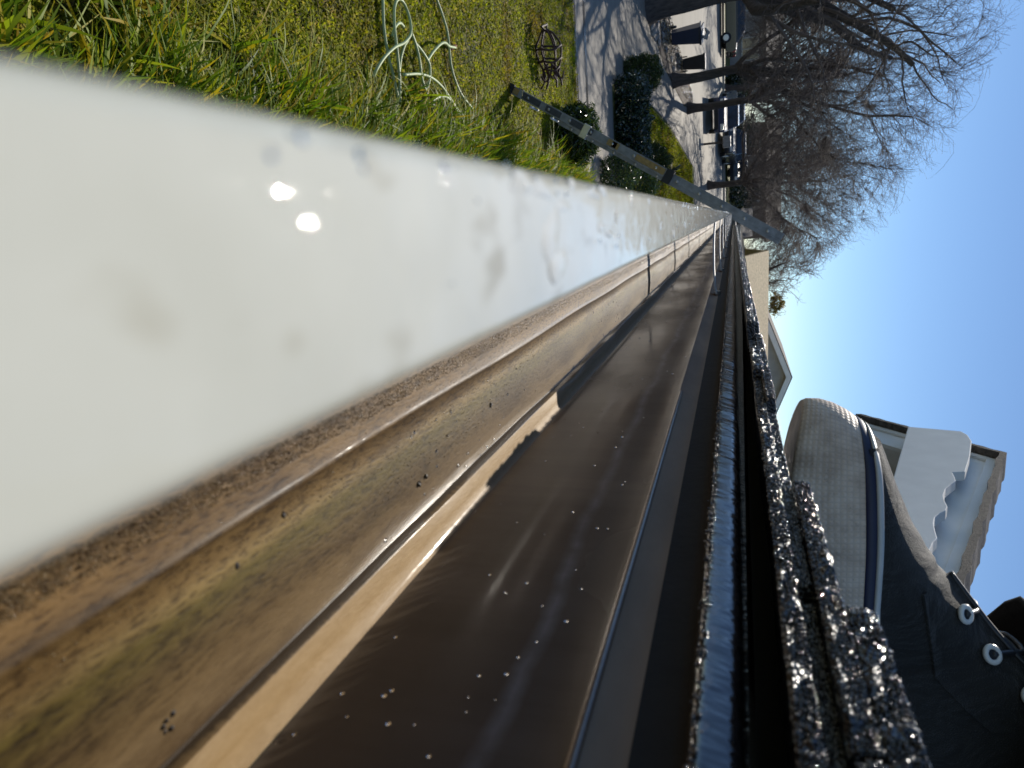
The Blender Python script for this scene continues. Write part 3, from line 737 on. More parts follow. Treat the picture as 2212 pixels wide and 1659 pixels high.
for a in uv_a:
    bw = float(half_w(min(a, .283))) - .0025; h0 = float(hs(a)) - .004; h1 = float(top_h(a))
    pw = np.interp(a, [0, .08, .14, .2], [2.2, 2.0, 2.3, 4.0]); tw = np.interp(a, [0, .1, .18, .29], [1, 1, .9, .85])
    for i in range(kk):
        t = math.pi * i / (kk - 1); ct, st = math.cos(t), math.sin(t)
        b = -bw * np.sign(ct) * abs(ct) ** (2 / pw) * (1 - (1 - tw) * st); c = h0 + (h1 - h0) * abs(st) ** (2 / pw)
        # creases across the vamp
        cr = .0008 * math.sin(a * 420 + ct * 3.0 + 1.2 * math.sin(a * 130)) * math.exp(-((a - .115) / .035) ** 2) * st
        cr += .0010 * math.sin(a * 260 + ct * 5) * math.exp(-((a - .16) / .03) ** 2)
        Vs.append(SW(a, b + float(.003 * math.sin(a * 9)), c + cr))
n_ = len(uv_a)
fs = [(r * kk + i, (r + 1) * kk + i, (r + 1) * kk + i + 1, r * kk + i + 1) for r in range(n_ - 1) for i in range(kk - 1)]
fs += [tuple(range(kk)), tuple((n_ - 1) * kk + i for i in range(kk))[::-1]]
shoe = obj('shoe', Vs, fs, MAT['canvas'], person, True)
def up_pt(a, i, off=0.0):
    r = int(np.argmin(np.abs(uv_a - a))); p = Vs[r * kk + i]; q = Vs[r * kk + max(0, i - 1)]; s_ = Vs[min(n_ - 1, r + 1) * kk + i]
    nn = np.cross(s_ - p, p - q); nn /= np.linalg.norm(nn) + 1e-9
    ctr_ = SW(a, 0, .05)
    if nn @ (p - ctr_) < 0: nn = -nn
    return p + nn * off, nn
band('sole', [(0, -.004), (.02, .0), (.1, .0012), (.3, .0018), (.5, .0018), (.7, .0014), (.80, .0010), (.83, .0008)], MAT['foxing'], shoe, cap=True)
band('stripe', [(.83, .0011), (.85, .0016), (.93, .0014), (.95, .0010)], MAT['navy'], shoe)
band('rim', [(.945, .0008), (.955, .0022), (.99, .0022), (1.02, .0010), (1.03, -.003)], MAT['rim'], shoe)
# eyelet facing along the side, eyelets and laces
stay = [(.105, 13), (.118, 12), (.135, 11), (.150, 10), (.165, 10), (.18, 10)]
sb = MB()
for (a0, i0), (a1, i1) in zip(stay[:-1], stay[1:]):
    q = [up_pt(a0, i0 + 2, .0016)[0], up_pt(a1, i1 + 2, .0016)[0], up_pt(a1, i1 - 7, .0012)[0], up_pt(a0, i0 - 7, .0012)[0]]
    sb.add(q, [(0, 1, 2, 3)])
sbo = sb.build('eyestay', MAT['canvas'], shoe)
so_m = sbo.modifiers.new('solid', 'SOLIDIFY'); so_m.thickness = .0015; so_m.offset = 0
bead_pts = [up_pt(a, i + 2, .002)[0] for a, i in stay]
MB().tube(catmull(bead_pts, 6), .0018, 8).build('eyestay_piping', MAT['lace'], shoe, True)
for a, i in ((.120, 10), (.142, 9), (.164, 8)):
    p, nn = up_pt(a, i, .0026)
    t1 = np.cross(nn, [0, 0, 1.0]); t1 /= np.linalg.norm(t1); t2 = np.cross(nn, t1)
    ring = [p + (t1 * math.cos(q) + t2 * math.sin(q)) * .0041 for q in np.linspace(0, 2 * math.pi, 21)]
    MB().tube(ring, .0015, 8, False).build('eyelet', MAT['eyelet'], shoe, True)
    MB().tube([p + nn * .0004, p - nn * .004], .0036, 10).build('eyelet_hole', MAT['rubber'], shoe)
    MB().tube(catmull([p] + [up_pt(a + .0007 * q, i + q, .0014)[0] for q in range(3, 16, 2)], 6), .0018, 8).build('lace', MAT['lace'], shoe, True)
# trouser leg with a turned hem
hem = []
tp = catmull([SW(.205, 0, .108), SW(.225, 0, .17), SW(.235, 0, .30), SW(.25, .0, .505), SW(.40, .02, .575), SW(.62, .03, .51)], 10)
tr = np.interp(np.linspace(0, 1, len(tp)), [0, .2, .4, .6, .8, 1], [.078, .070, .072, .08, .092, .10])
kk2 = 28
Tn = np.gradient(tp, axis=0); Tn /= np.linalg.norm(Tn, axis=1, keepdims=True)
Vt = []
for r in range(len(tp)):
    A_ = BX_ - Tn[r] * (BX_ @ Tn[r]); A_ /= np.linalg.norm(A_); B_ = np.cross(Tn[r], A_)
    for i in range(kk2):
        q = i * 2 * math.pi / kk2
        rr = tr[r] * (1 + .06 * math.sin(3 * q + r * .5) + .04 * math.sin(7 * q - r * .35))
        Vt.append(tp[r] + rr * (math.cos(q) * A_ + math.sin(q) * B_ * 1.1))
fs = [(r * kk2 + i, r * kk2 + (i + 1) % kk2, (r + 1) * kk2 + (i + 1) % kk2, (r + 1) * kk2 + i) for r in range(len(tp) - 1) for i in range(kk2)]
tro = obj('trouser_leg', Vt, fs, MAT['denim'], person, True)
sm_ = tro.modifiers.new('solid', 'SOLIDIFY'); sm_.thickness = .003

# ------------------------------------------------------------------ ladder leaning on the gutter
MAT['fibre'] = simple('weathered_grey_fibreglass', (.20, .21, .22), .5, .3, 12, .2, 120)
MAT['ochre'] = simple('ochre_ladder_sticker', (.30, .20, .07), .6, .3, 30)
MAT['label_dark'] = simple('dark_ladder_sticker', (.035, .04, .055), .5, .3, 30)
foot = on_ground(1100, 190)
LY = foot[1]
ltop = at_depth(1692, 512, LY)
ladder = tag(empty('ladder', foot), 'grey extension ladder leaning against the far end of the gutter', 'ladder')
ld = ltop - foot; LL = np.linalg.norm(ld); ld = ld / LL
pn = np.cross(ld, np.array([0, 1.0, 0])); pn /= np.linalg.norm(pn)      # across the rail, in the picture plane
if pn[0] > 0: pn = -pn
def lp(s, a, y): return foot + ld * s + pn * a * 1.2 + np.array([0, y, 0])
def rail(name, s0, s1, a0, a1, y, th=.028, mat=None, par=None):
    mb = MB(); P_ = [lp(s0, a0, y), lp(s1, a0, y), lp(s1, a1, y), lp(s0, a1, y)]
    mb.prism(P_, (0, th, 0)); return mb.build(name, mat or MAT['fibre'], par or ladder, bevel=.004)
LB = LL * .60
for y in (0.0, .38):
    r1 = rail('base_rail', .06, LB, -.042, .040, y)
    r2 = rail('fly_rail', LL * .20, LL, -.085 + .0, -.044, y + (.032 if y == 0 else -.032))
    r3 = rail('fly_rail_flange', LB * .98, LL, -.044, .03, y + (.032 if y == 0 else -.032))
    rail('foot_pad', -.02, .055, -.05, .05, y - .01, .05, MAT['rubber'])
    if y == 0:
        for s0, s1, mt in ((.02, .10, 'ochre'), (.16, .42, 'label_dark'), (.5, .72, 'label_dark'), (.86, 1.18, 'label_dark'), (1.45, 1.52, 'ochre'), (LB - .9, LB - .74, 'ochre'), (LB - .5, LB - .1, 'ochre')):
            rail('sticker', s0 + .04, s1 + .04, -.030, .030, y - .003, .003, MAT[mt], r1)
        rail('guide_bracket', LB - .05, LB + .05, -.09, .05, y - .01, .06, MAT['rubber'])
        rail('guide_bracket', LB * .47, LB * .47 + .09, -.09, .05, y - .01, .06, MAT['metal'])
for k in range(13):
    s = .28 + k * .305
    if s > LL - .1: break
    a = 0 if s < LB else -.02
    MB().tube([lp(s, a, -.006), lp(s, a, .416)], .016, 10).build('rung', MAT['metal'], ladder, True)
    if s < LB * .95:
        MB().tube([lp(s + .06, -.064, .02), lp(s + .06, -.064, .39)], .015, 10).build('rung', MAT['metal'], ladder, True)

# ------------------------------------------------------------------ grass
MAT['blade'] = leaf_mat('long_grass_blade', [(0, (.05, .10, .006)), (.3, (.14, .24, .010)), (.7, (.30, .38, .014)), (.9, (.50, .40, .014)), (1, (.42, .28, .02))], .5, .5, .3)
MAT['lawn'] = leaf_mat('lawn_leaf', [(0, (.06, .08, .006)), (.3, (.26, .32, .010)), (.75, (.44, .47, .02)), (.93, (.48, .42, .06)), (1, (.36, .30, .12))], .6, .5, .2, True)
def blades(name, base, length, width, lean, mat, parent=None, seg=4, lift=None):
    """base (N,3); lean (N,2) horizontal lean vector per unit length; arching ribbons"""
    N = len(base); t = np.linspace(0, 1, seg + 1)
    L = length[:, None]
    hx = lean[:, 0:1] * (t ** 1.6)[None] * L; hy = lean[:, 1:2] * (t ** 1.6)[None] * L
    ln = np.linalg.norm(lean, axis=1)[:, None]
    zz = L * (t[None] - .55 * np.clip(ln, 0, 1.1) * t[None] ** 2.2)
    ctr = np.stack([base[:, 0:1] + hx, base[:, 1:2] + hy, base[:, 2:3] + zz], 2)
    ph = rng.uniform(0, 2 * math.pi, N); wv = np.stack([np.cos(ph), np.sin(ph), rng.uniform(-.3, .3, N)], 1)
    wid = width[:, None] * (np.array([.7, 1, .95, .7, .08]) if seg == 4 else np.interp(t, [0, .4, 1], [.8, 1, .1]))[None]
    A = ctr + wv[:, None, :] * wid[:, :, None] / 2; B = ctr - wv[:, None, :] * wid[:, :, None] / 2
    V = np.stack([A, B], 2).reshape(N, -1, 3)
    q = np.array([[2 * i, 2 * i + 1, 2 * i + 3, 2 * i + 2] for i in range(seg)])
    Fc = (q[None] + (np.arange(N) * (seg + 1) * 2)[:, None, None]).reshape(-1, 4)
    o = obj(name, V.reshape(-1, 3), Fc, mat, parent, True); o['kind'] = 'stuff'
    return o
# border of long strap leaves at the foot of the wall, in tufts
NT = 620
ty = rng.uniform(1.2, 12.4, NT); tx = -.42 - np.abs(rng.normal(0, .24, NT)) - .12 * rng.random(NT)
per = 17
bx_ = np.repeat(tx, per) + rng.normal(0, .05, NT * per); by_ = np.repeat(ty, per) + rng.normal(0, .06, NT * per)
base = np.stack([bx_, by_, np.zeros(NT * per)], 1)
lean = np.stack([rng.normal(-.45, .35, NT * per), rng.normal(.05, .45, NT * per)], 1)
o = blades('border_grass', base, rng.uniform(.2, .5, NT * per), rng.uniform(.009, .022, NT * per) * np.interp(by_, [1.5, 3.2], [1.5, 1.0]), lean, MAT['blade'])
tag(o, 'long yellow green strap leaves along the foot of the house', 'grass')
# short lawn
N = 210000
yy = 1.7 + (12.75 - 1.7) * rng.random(N) ** 1.25; xx = -.55 - rng.random(N) * (0.5 + yy * .30)
dens = np.sin(xx * 3.1 + 1) * np.sin(yy * 2.3) + .6 * np.sin(xx * 7 + yy * 5)
keep = rng.random(N) < np.clip(.75 + .35 * dens, .25, 1)
xx, yy = xx[keep], yy[keep]; N = len(xx)
o = blades('lawn', np.stack([xx, yy, np.zeros(N)], 1), rng.uniform(.012, .045, N), rng.uniform(.012, .028, N) * (.7 + yy * .04), rng.normal(0, .9, (N, 2)), MAT['lawn'], seg=2)
tag(o, 'short patchy green lawn in front of the house', 'lawn')
# grass bed beyond the hedge and lawn over the road
def patch(name, poly_fn, N, hmax, label, cat, wd=.03):
    P_ = poly_fn(N)
    o = blades(name, P_, rng.uniform(hmax * .4, hmax, len(P_)), rng.uniform(wd * .5, wd, len(P_)), rng.normal(0, .6, (len(P_), 2)), MAT['lawn'], seg=2)
    return tag(o, label, cat)
def bed(N):
    y_ = rng.uniform(18.6, 33.5, N); x_ = -.4 - rng.random(N) * np.interp(y_, [18.6, 22, 27, 33.5], [3.2, 3.1, 2.75, 1.8])
    return np.stack([x_, y_, terr(y_)], 1)
patch('grass_bed', bed, 24000, .10, 'bright green grass bed between hedge and pavement', 'grass', .05)

# ------------------------------------------------------------------ hose and wire stand
def z5(x, y): return 713 + .248 * x, .248 * y
def hose_pts(L, h0=.012, lift=()):
    out = []
    for i, (x, y) in enumerate(L):
        p = on_ground(*z5(x, y)); p[2] += h0 + (lift[i] if i < len(lift) else 0); out.append(p)
    return out
hose = MB()
for L, lf in (([(400, -160), (410, 0), (420, 250), (460, 500), (510, 700), (545, 860)], ()),
              ([(560, 900), (530, 700), (490, 480), (465, 250), (475, 80), (510, 10), (560, 50), (600, 180), (600, 310), (550, 390), (460, 430), (380, 510), (330, 610), (325, 680)], (0, .03, .05, .05, .04, .04, .04, .05, .06, .05, .06, .05, .03, 0)),
              ([(475, 330), (490, 250), (530, 215), (575, 245)], (.02, .03, .03, .02)),
              ([(605, 300), (660, 420), (690, 550), (720, 700), (770, 830), (800, 910)], (.06, .05, .05, .04, .03, 0)),
              ([(600, 370), (560, 420), (540, 520), (535, 640)], (.03, .04, .03, .02)),
              ([(650, 390), (720, 490), (770, 590), (775, 720), (770, 800)], (.05, .06, .06, .05, .02)),
              ([(755, 550), (800, 470), (870, 400), (920, 390), (970, 415), (1035, 425)], (.05, .06, .06, .05, .03, .02)),
              ([(560, 665), (680, 660), (780, 690), (880, 760), (950, 840), (1030, 940), (1110, 1040)], (.03, .05, .06, .05, .04, .03, .02)),
              ([(810, 890), (860, 860), (930, 860), (1000, 920), (1060, 1000)], (.04, .05, .05, .04, .02)),
              ([(850, -120), (885, 0), (940, 150), (985, 320), (1010, 560), (1050, 710), (1110, 840), (1200, 950)], ())):
    hose.tube(catmull(hose_pts(L, .05, lf), 7), .013, 8)
ho = hose.build('garden_hose', MAT['hose'], None, True)
tag(ho, 'pale green garden hose looped across the lawn', 'hose')
e_ = on_ground(*z5(1045, 420)); e0 = on_ground(*z5(1015, 440))
MB().tube([e0 + [0, 0, .03], e_ + [0, 0, .035], e_ + (e_ - e0) * .6 + [0, 0, .036]], [.013, .019, .017], 10).build('nozzle', simple('red_brown_plastic', (.22, .05, .02), .4), ho, True)
a0 = on_ground(1150, 60); a1 = on_ground(1168, 192)
ws = tag(empty('wire_stand', (a0 + a1) / 2), 'rusty wire plant stand lying on its side in the lawn', 'plant stand')
axd = a1 - a0; AL = np.linalg.norm(axd); axd = axd / AL; pv = np.array([-axd[1], axd[0], 0])
def wp(s, q, r, zc=.19): return a0 + axd * s * AL + pv * math.cos(q) * r + np.array([0, 0, zc + math.sin(q) * r])
for k in range(6):
    q = k * math.pi / 3 + .3
    MB().tube(catmull([wp(.06, q, .03, .17), wp(.16, q + .1, .10), wp(.34, q + .05, .175), wp(.55, q, .155), wp(.75, q - .1, .10), wp(.9, q, .12), wp(1.0, q, .15, .165)], 6), .014, 6).build('wire', MAT['rust'], ws, True)
for s, r in ((.56, .16), (.70, .12), (.36, .18)):
    MB().tube([wp(s + .02 * math.sin(3 * q), q, r) for q in np.linspace(0, 2 * math.pi, 25)], .015, 6, False).build('hoop', MAT['rust'], ws, True)
MB().tube([wp(.0, 0, .16, .17), wp(.0, math.pi, .16, .17), wp(.10, math.pi / 2, .02, .17), wp(.0, 0, .16, .17)], .016, 6).build('hook_frame', MAT['rust'], ws)
for k in range(5):
    q = k * 1.26
    MB().tube(catmull([wp(.62, q, .05), wp(.72, q + .4, .12), wp(.82, q + .8, .09), wp(.88, q + 1.2, .14), wp(.78, q + 1.5, .17)], 6), .014, 6).build('scroll', MAT['rust'], ws, True)

# ------------------------------------------------------------------ shrubs
def shrub(name, label, blobs, N, leaf, mat, stem_mat, group=None, wd=.6, cat='shrub'):
    """blobs: (centre, radii, squareness); leaves spread through the outer shell"""
    c0 = np.array(blobs[0][0], float); zb = float(terr(c0[1]))
    t = tag(empty(name, (c0[0], c0[1], zb)), label, cat, group)
    P_, Nn = [], []
    vol = [b[1][0] * b[1][1] * b[1][2] for b in blobs]
    for (c, r, sq), v in zip(blobs, vol):
        k = int(N * v / sum(vol)); d = rng.normal(0, 1, (k, 3))
        d /= (np.sum(np.abs(d) ** sq, axis=1) ** (1 / sq))[:, None]
        rad = 1 - np.abs(rng.normal(0, .16, k)) + rng.normal(0, .06, k) + .10 * np.sin(d[:, 0] * 5 + c[0] * 3) * np.sin(d[:, 1] * 4 + c[1]) + .06 * np.sin(d[:, 2] * 9 + d[:, 0] * 7)
        P_.append(np.array(c) + d * np.array(r) * rad[:, None]); Nn.append(d)
    P_ = np.concatenate(P_); Nn = np.concatenate(Nn)
    P_ = P_[P_[:, 2] > zb + .01]; k = len(P_); Nn = Nn[:k]
    a = rng.normal(0, 1, (k, 3)) + Nn * .4; a /= np.linalg.norm(a, axis=1, keepdims=True)
    b = np.cross(a, rng.normal(0, 1, (k, 3))); b /= np.linalg.norm(b, axis=1, keepdims=True)
    s = leaf * rng.uniform(.6, 1.3, k)[:, None]
    V = np.stack([P_ - a * s, P_ - b * s * wd * .5, P_ + a * s, P_ + b * s * wd * .5], 1).reshape(-1, 3)
    obj('foliage', V, np.arange(k * 4).reshape(-1, 4), mat, t)
    for q in range(5):
        e = np.array([c0[0] + rng.normal(0, .2), c0[1] + rng.normal(0, .2), c0[2]])
        MB().tube([(c0[0] + rng.normal(0, .05), c0[1] + rng.normal(0, .05), zb - .02), (e + np.array([c0[0], c0[1], zb])) / 2, e], [.022, .016, .008], 6).build('stem', stem_mat, t)
    return t
MAT['topiary'] = leaf_mat('clipped_shrub_leaf', [(0, (.012, .022, .005)), (.6, (.04, .065, .008)), (1, (.10, .13, .015))], .45, .25)
MAT['gloss'] = leaf_mat('glossy_hedge_leaf', [(0, (.008, .018, .008)), (.7, (.018, .036, .012)), (1, (.035, .06, .018))], .12, .12, 1.0)
MAT['green'] = leaf_mat('border_shrub_leaf', [(0, (.012, .026, .006)), (.6, (.035, .07, .01)), (1, (.10, .14, .02))], .2, .3, .8)
b0 = on_ground(1345, 160)
shrub('clipped_shrub', 'round topped clipped shrub at the driveway edge', [((b0[0], b0[1] + .35, .42), (.42, .42, .46), 3.2)], 9000, .035, MAT['topiary'], MAT['bark'])
h0, h1 = on_ground(1322, 190), on_ground(1322, 335)
bl = [((h0[0] + (h1[0] - h0[0]) * t, 16.95 + .08 * math.sin(t * 9), .36), (.40, .5, .40 + .05 * math.sin(t * 13)), 2.6) for t in np.linspace(0.05, 1, 5)]
shrub('glossy_hedge', 'low dark hedge of glossy leaves along the driveway', bl, 15000, .045, MAT['gloss'], MAT['bark'], cat='hedge')
b1 = on_ground(1190, 280)
shrub('border_shrub', 'dark leafy shrub beside the lower ladder rails', [((b1[0] + .1, b1[1] + .45, .3), (.42, .40, .36), 2.0), ((b1[0] - .15, b1[1] + .7, .28), (.3, .3, .3), 2)], 7000, .06, MAT['green'], MAT['bark'], wd=.35)
b2 = on_ground(1372, 352)
shrub('dome_shrub', 'dark dome shaped shrub behind the ladder', [((b2[0], b2[1] + .4, .42), (.48, .48, .5), 2.1)], 8000, .04, MAT['topiary'], MAT['bark'])
b3 = on_ground(1300, 385)
shrub('wall_shrub', 'loose dark shrub at the end of the long grass border', [((b3[0] - .05, b3[1], .35), (.42, .5, .42), 2.0), ((b3[0] + .15, b3[1] + 2.2, .4), (.5, .6, .5), 2.0)], 9000, .05, MAT['green'], MAT['bark'], wd=.4)
# spiky plant
yc = on_ground(1436, 372)
yu = tag(empty('spiky_plant', yc), 'dark spiky leaved plant on the grass bed', 'plant')
for k in range(34):
    q = rng.uniform(0, 2 * math.pi); el = rng.uniform(.15, 1.35); L = rng.uniform(.55, .85)
    d = np.array([math.cos(q) * math.cos(el), math.sin(q) * math.cos(el), math.sin(el)]); s_ = np.cross(d, [0, 0, 1.0]); s_ /= np.linalg.norm(s_)
    mb = MB(); p0 = yc + np.array([0, 0, .18])
    pr = [p0 + d * L * t - np.array([0, 0, .12 * t * t]) for t in (0, .4, .8, 1)]
    wv = (.022, .026, .014, .002)
    vs = []
    for p_, w_ in zip(pr, wv): vs += [p_ - s_ * w_, p_ + s_ * w_, p_ - np.array([0, 0, .006])]
    mb.add(vs, [(i * 3 + a, i * 3 + b, i * 3 + 3 + b, i * 3 + 3 + a) for i in range(3) for a, b in ((0, 1), (1, 2), (2, 0))])
    mb.build('leaf', MAT['topiary'], yu)
MB().tube([yc + [0, 0, -.03], yc + [0, 0, .22]], [.06, .05], 8).build('stem', MAT['bark'], yu)

# ------------------------------------------------------------------ trees
def spawn(P, R, n, length, ang, npts, wob, up, tmin=.25, rfac=.62, rmin=.006, tip=.35, tmax=1.0):
    N, m_, _ = P.shape
    idx = np.repeat(np.arange(N), n); K = len(idx)
    t = rng.uniform(tmin, tmax, K); t[::n] = 1.0
    f_ = t * (m_ - 1); i0 = np.minimum(f_.astype(int), m_ - 2); fr = (f_ - i0)[:, None]
    p0 = P[idx, i0] * (1 - fr) + P[idx, i0 + 1] * fr
    r0 = R[idx, i0] * (1 - fr[:, 0]) + R[idx, i0 + 1] * fr[:, 0]
    T = P[idx, i0 + 1] - P[idx, i0]; T /= np.linalg.norm(T, axis=1, keepdims=True)
    a = rng.normal(0, 1, (K, 3)); a -= T * np.sum(a * T, 1, keepdims=True); a /= np.linalg.norm(a, axis=1, keepdims=True)
    th = np.radians(rng.uniform(ang[0], ang[1], K)); th[::n] *= .35
    d = T * np.cos(th)[:, None] + a * np.sin(th)[:, None]
    L = length * rng.uniform(.6, 1.25, K) * (1.15 - .45 * t)
    L[::n] = length * .8
    pts = [p0]; st = (L / (npts - 1))[:, None]
    for k in range(npts - 1):
        d = d + rng.normal(0, wob, (K, 3)) + np.array([0, 0, up]); d /= np.linalg.norm(d, axis=1, keepdims=True)
        pts.append(pts[-1] + d * st)
    rs = np.maximum(r0 * rfac, rmin)
    rad = rs[:, None] * np.linspace(1, tip, npts)[None]
    return np.stack(pts, 1), np.maximum(rad, rmin * .75)
def reach(levels, env, count, npts, rfac, rmin, tip, zmin, maxlen):
    """shoots from the nearest branch to points spread evenly through the crown"""
    c_, r_ = np.array(env[0]), np.array(env[1])
    d = rng.normal(0, 1, (count, 3)); d /= np.linalg.norm(d, axis=1, keepdims=True)
    rad_ = rng.random(count) ** (1 / 2.6) * (1 + .05 * np.sin(d[:, 0] * 7 + 2) + .05 * np.sin(d[:, 1] * 6) + .05 * np.sin(d[:, 2] * 8 + 1))
    Q = c_ + d * r_ * rad_[:, None]; Q = Q[Q[:, 2] > zmin]
    N_ = np.concatenate([P[:, 1:].reshape(-1, 3) for P, R in levels]); T_ = np.concatenate([np.diff(P, axis=1).reshape(-1, 3) for P, R in levels]); A_ = np.concatenate([R[:, 1:].reshape(-1) for P, R in levels])
    T_ = T_ / (np.linalg.norm(T_, axis=1, keepdims=True) + 1e-9)
    kd = KDTree(len(N_))
    for i, p_ in enumerate(N_): kd.insert(p_, i)
    kd.balance()
    ix, ds = [], []
    for q in Q:
        _, i, dd = kd.find(q - (q - c_) / (np.linalg.norm(q - c_) + 1e-6) * .35); ix.append(i); ds.append(np.linalg.norm(q - N_[i]))
    ix, ds = np.array(ix), np.array(ds); ok = (ds < maxlen) & (ds > .12); ix, ds, Q = ix[ok], ds[ok], Q[ok]
    p0 = N_[ix]; cp = p0 + T_[ix] * ds[:, None] * .45 + rng.normal(0, .10, p0.shape) * ds[:, None]
    t = np.linspace(0, 1, npts)[None, :, None]
    P = p0[:, None] * (1 - t) ** 2 + 2 * cp[:, None] * t * (1 - t) + Q[:, None] * t ** 2
    w_ = rng.normal(0, .045, P.shape) * ds[:, None, None]; w_[:, 0] = 0
    P = P + w_
    rs = np.maximum(A_[ix] * rfac, rmin); rs = np.minimum(rs, np.maximum(ds * .012, rmin))
    return P, np.maximum(rs[:, None] * np.linspace(1, tip, npts)[None], rmin * .8)
def tree(name, label, base, fork, r0, L1, n=(6, 6, 6, 6), lean=(0, 0), group=None, mats=('bark', 'twig'), rmin=.007, up=.05, seed=1, spread=(25, 62), env=None):
    global rng
    keep_ = rng; rng = np.random.default_rng(seed)
    base = np.array([base[0], base[1], float(terr(base[1]))])
    t = tag(empty(name, base), label, 'tree', group)
    k = 9; z_ = np.linspace(-.05, fork, k)
    tr = np.stack([base[0] + lean[0] * z_ + .04 * np.sin(z_ * 2), base[1] + lean[1] * z_ + .04 * np.cos(z_ * 1.7), base[2] + z_], 1)[None]
    rr = (r0 * np.interp(z_, [-.05, .15, .5, fork], [1.9, 1.45, 1.1, .85]))[None]
    V, Fc = tube_arrays(tr, rr, 12)
    mb = MB(); mb.add(V, Fc)
    def fit(P, R, hard=False):
        if env is None: return P, R
        c_, r_ = np.array(env[0]), np.array(env[1])
        q0 = np.linalg.norm((P[:, 0] - c_) / r_, axis=1); q1 = np.linalg.norm((P[:, -1] - c_) / r_, axis=1)
        lim = 1 + rng.normal(0, .05, len(P))
        k_ = np.where(q1 > lim, np.clip((lim - np.minimum(q0, lim * .96)) / np.maximum(q1 - q0, 1e-3), .25, 1), 1)
        P = P[:, :1] + (P - P[:, :1]) * k_[:, None, None]
        ok = (q0 < lim + .03) & (P[:, -1, 2] > base[2] + fork - .35 + .12 * np.abs(P[:, -1, 0] - base[0]) * 0)
        return P[ok], R[ok]
    P1, R1 = spawn(tr[:, -3:], rr[:, -3:], n[0], L1, spread, 10, .16, up, .2, .62, .03, .32)
    P1, R1 = fit(P1, R1)
    V, Fc = tube_arrays(P1, R1, 8); mb.add(V, Fc)
    mb.build('trunk', MAT[mats[0]], t, True)
    P2, R2 = spawn(P1, R1, n[1], L1 * .52, (30, 75), 8, .17, up * .8, .25, .42, .008, .35)
    P2, R2 = fit(P2, R2)
    if env is None:
        P3, R3 = spawn(P2, R2, n[2], L1 * .27, (28, 72), 6, .24, up * .6, .1, .36, rmin * 1.6, .45)
        P4, R4 = spawn(P3, R3, n[3], L1 * .145, (28, 80), 6, .27, .03, .05, .55, rmin, .6)
    else:
        P3, R3 = reach([(P1, R1), (P2, R2)], env, n[2], 6, .5, rmin * 1.7, .45, base[2] + fork, 2.6)
        P4, R4 = reach([(P2, R2), (P3, R3)], env, n[3], 6, .6, rmin, .6, base[2] + fork - .3, 1.7)
    parts = [tube_arrays(P2, R2, 6), tube_arrays(P3, R3, 4), tube_arrays(P4, R4, 3)]
    off = 0; VV, FF = [], []
    for v_, f_ in parts: VV.append(v_); FF.append(f_ + off); off += len(v_)
    obj('crown', np.concatenate(VV), np.concatenate(FF), MAT[mats[1]], t)
    rng = keep_
    return t
t2 = on_ground(1452, 174); t3 = on_ground(1484, 234)
grp = 'bare street trees'
tree('street_tree', 'thick trunked bare tree at the edge of the picture', (-6.45, 23.2), 2.9, .40, 6.0, (7, 8, 2000, 14000), (.02, .0), grp, seed=3, up=.03, rmin=.0027, env=((-7.0, 23.2, 5.3), (5.2, 5, 5.2)))
tree('street_tree', 'forked bare tree beside the dark bins', t2, 2.7, .17, 5.4, (7, 8, 2000, 13000), (-.02, .0), grp, seed=11, up=.03, spread=(18, 72), rmin=.0028, env=((-4.7, 28.3, 5.3), (5.2, 4.4, 5.3)))
tree('street_tree', 'slim straight bare tree in front of the blue car', t3, 3.0, .15, 5.4, (8, 8, 2000, 14000), (.01, 0), grp, seed=23, up=.02, spread=(20, 80), rmin=.0034, env=((-3.0, 32.3, 5.4), (5.4, 4.4, 4.4)))
tree('street_tree', 'bare tree whose low crown hangs beyond the ladder top', (-1.6, 40.5), 2.2, .16, 4.6, (8, 8, 1700, 12000), (.0, 0), grp, seed=31, up=.02, spread=(20, 80), rmin=.005, env=((-1.0, 40.5, 5.3), (4.6, 4, 3.6)))
tree('street_tree', 'bare tree beyond the road between parked cars', (-8.5, 53.5), 2.6, .2, 5.5, (6, 7, 7, 6), (.0, 0), grp, seed=37, rmin=.012)
tree('street_tree', 'bare tree beyond the road at the picture edge', (-15, 55), 2.6, .2, 5.5, (6, 7, 7, 6), (.0, 0), grp, seed=41, rmin=.012)
tree('street_tree', 'brown bare tree behind the far parked cars', (-3.0, 56), 2.2, .2, 5.2, (6, 7, 7, 6), (.0, 0), grp, seed=43, rmin=.013, mats=('bark', 'twigpale'))
tree('street_tree', 'pale brown bare tree rising behind the tan roof', (3.6, 38), 1.6, .12, 3.2, (6, 8, 7, 6), (.0, 0), grp, seed=47, rmin=.008, mats=('bark', 'twigpale'))

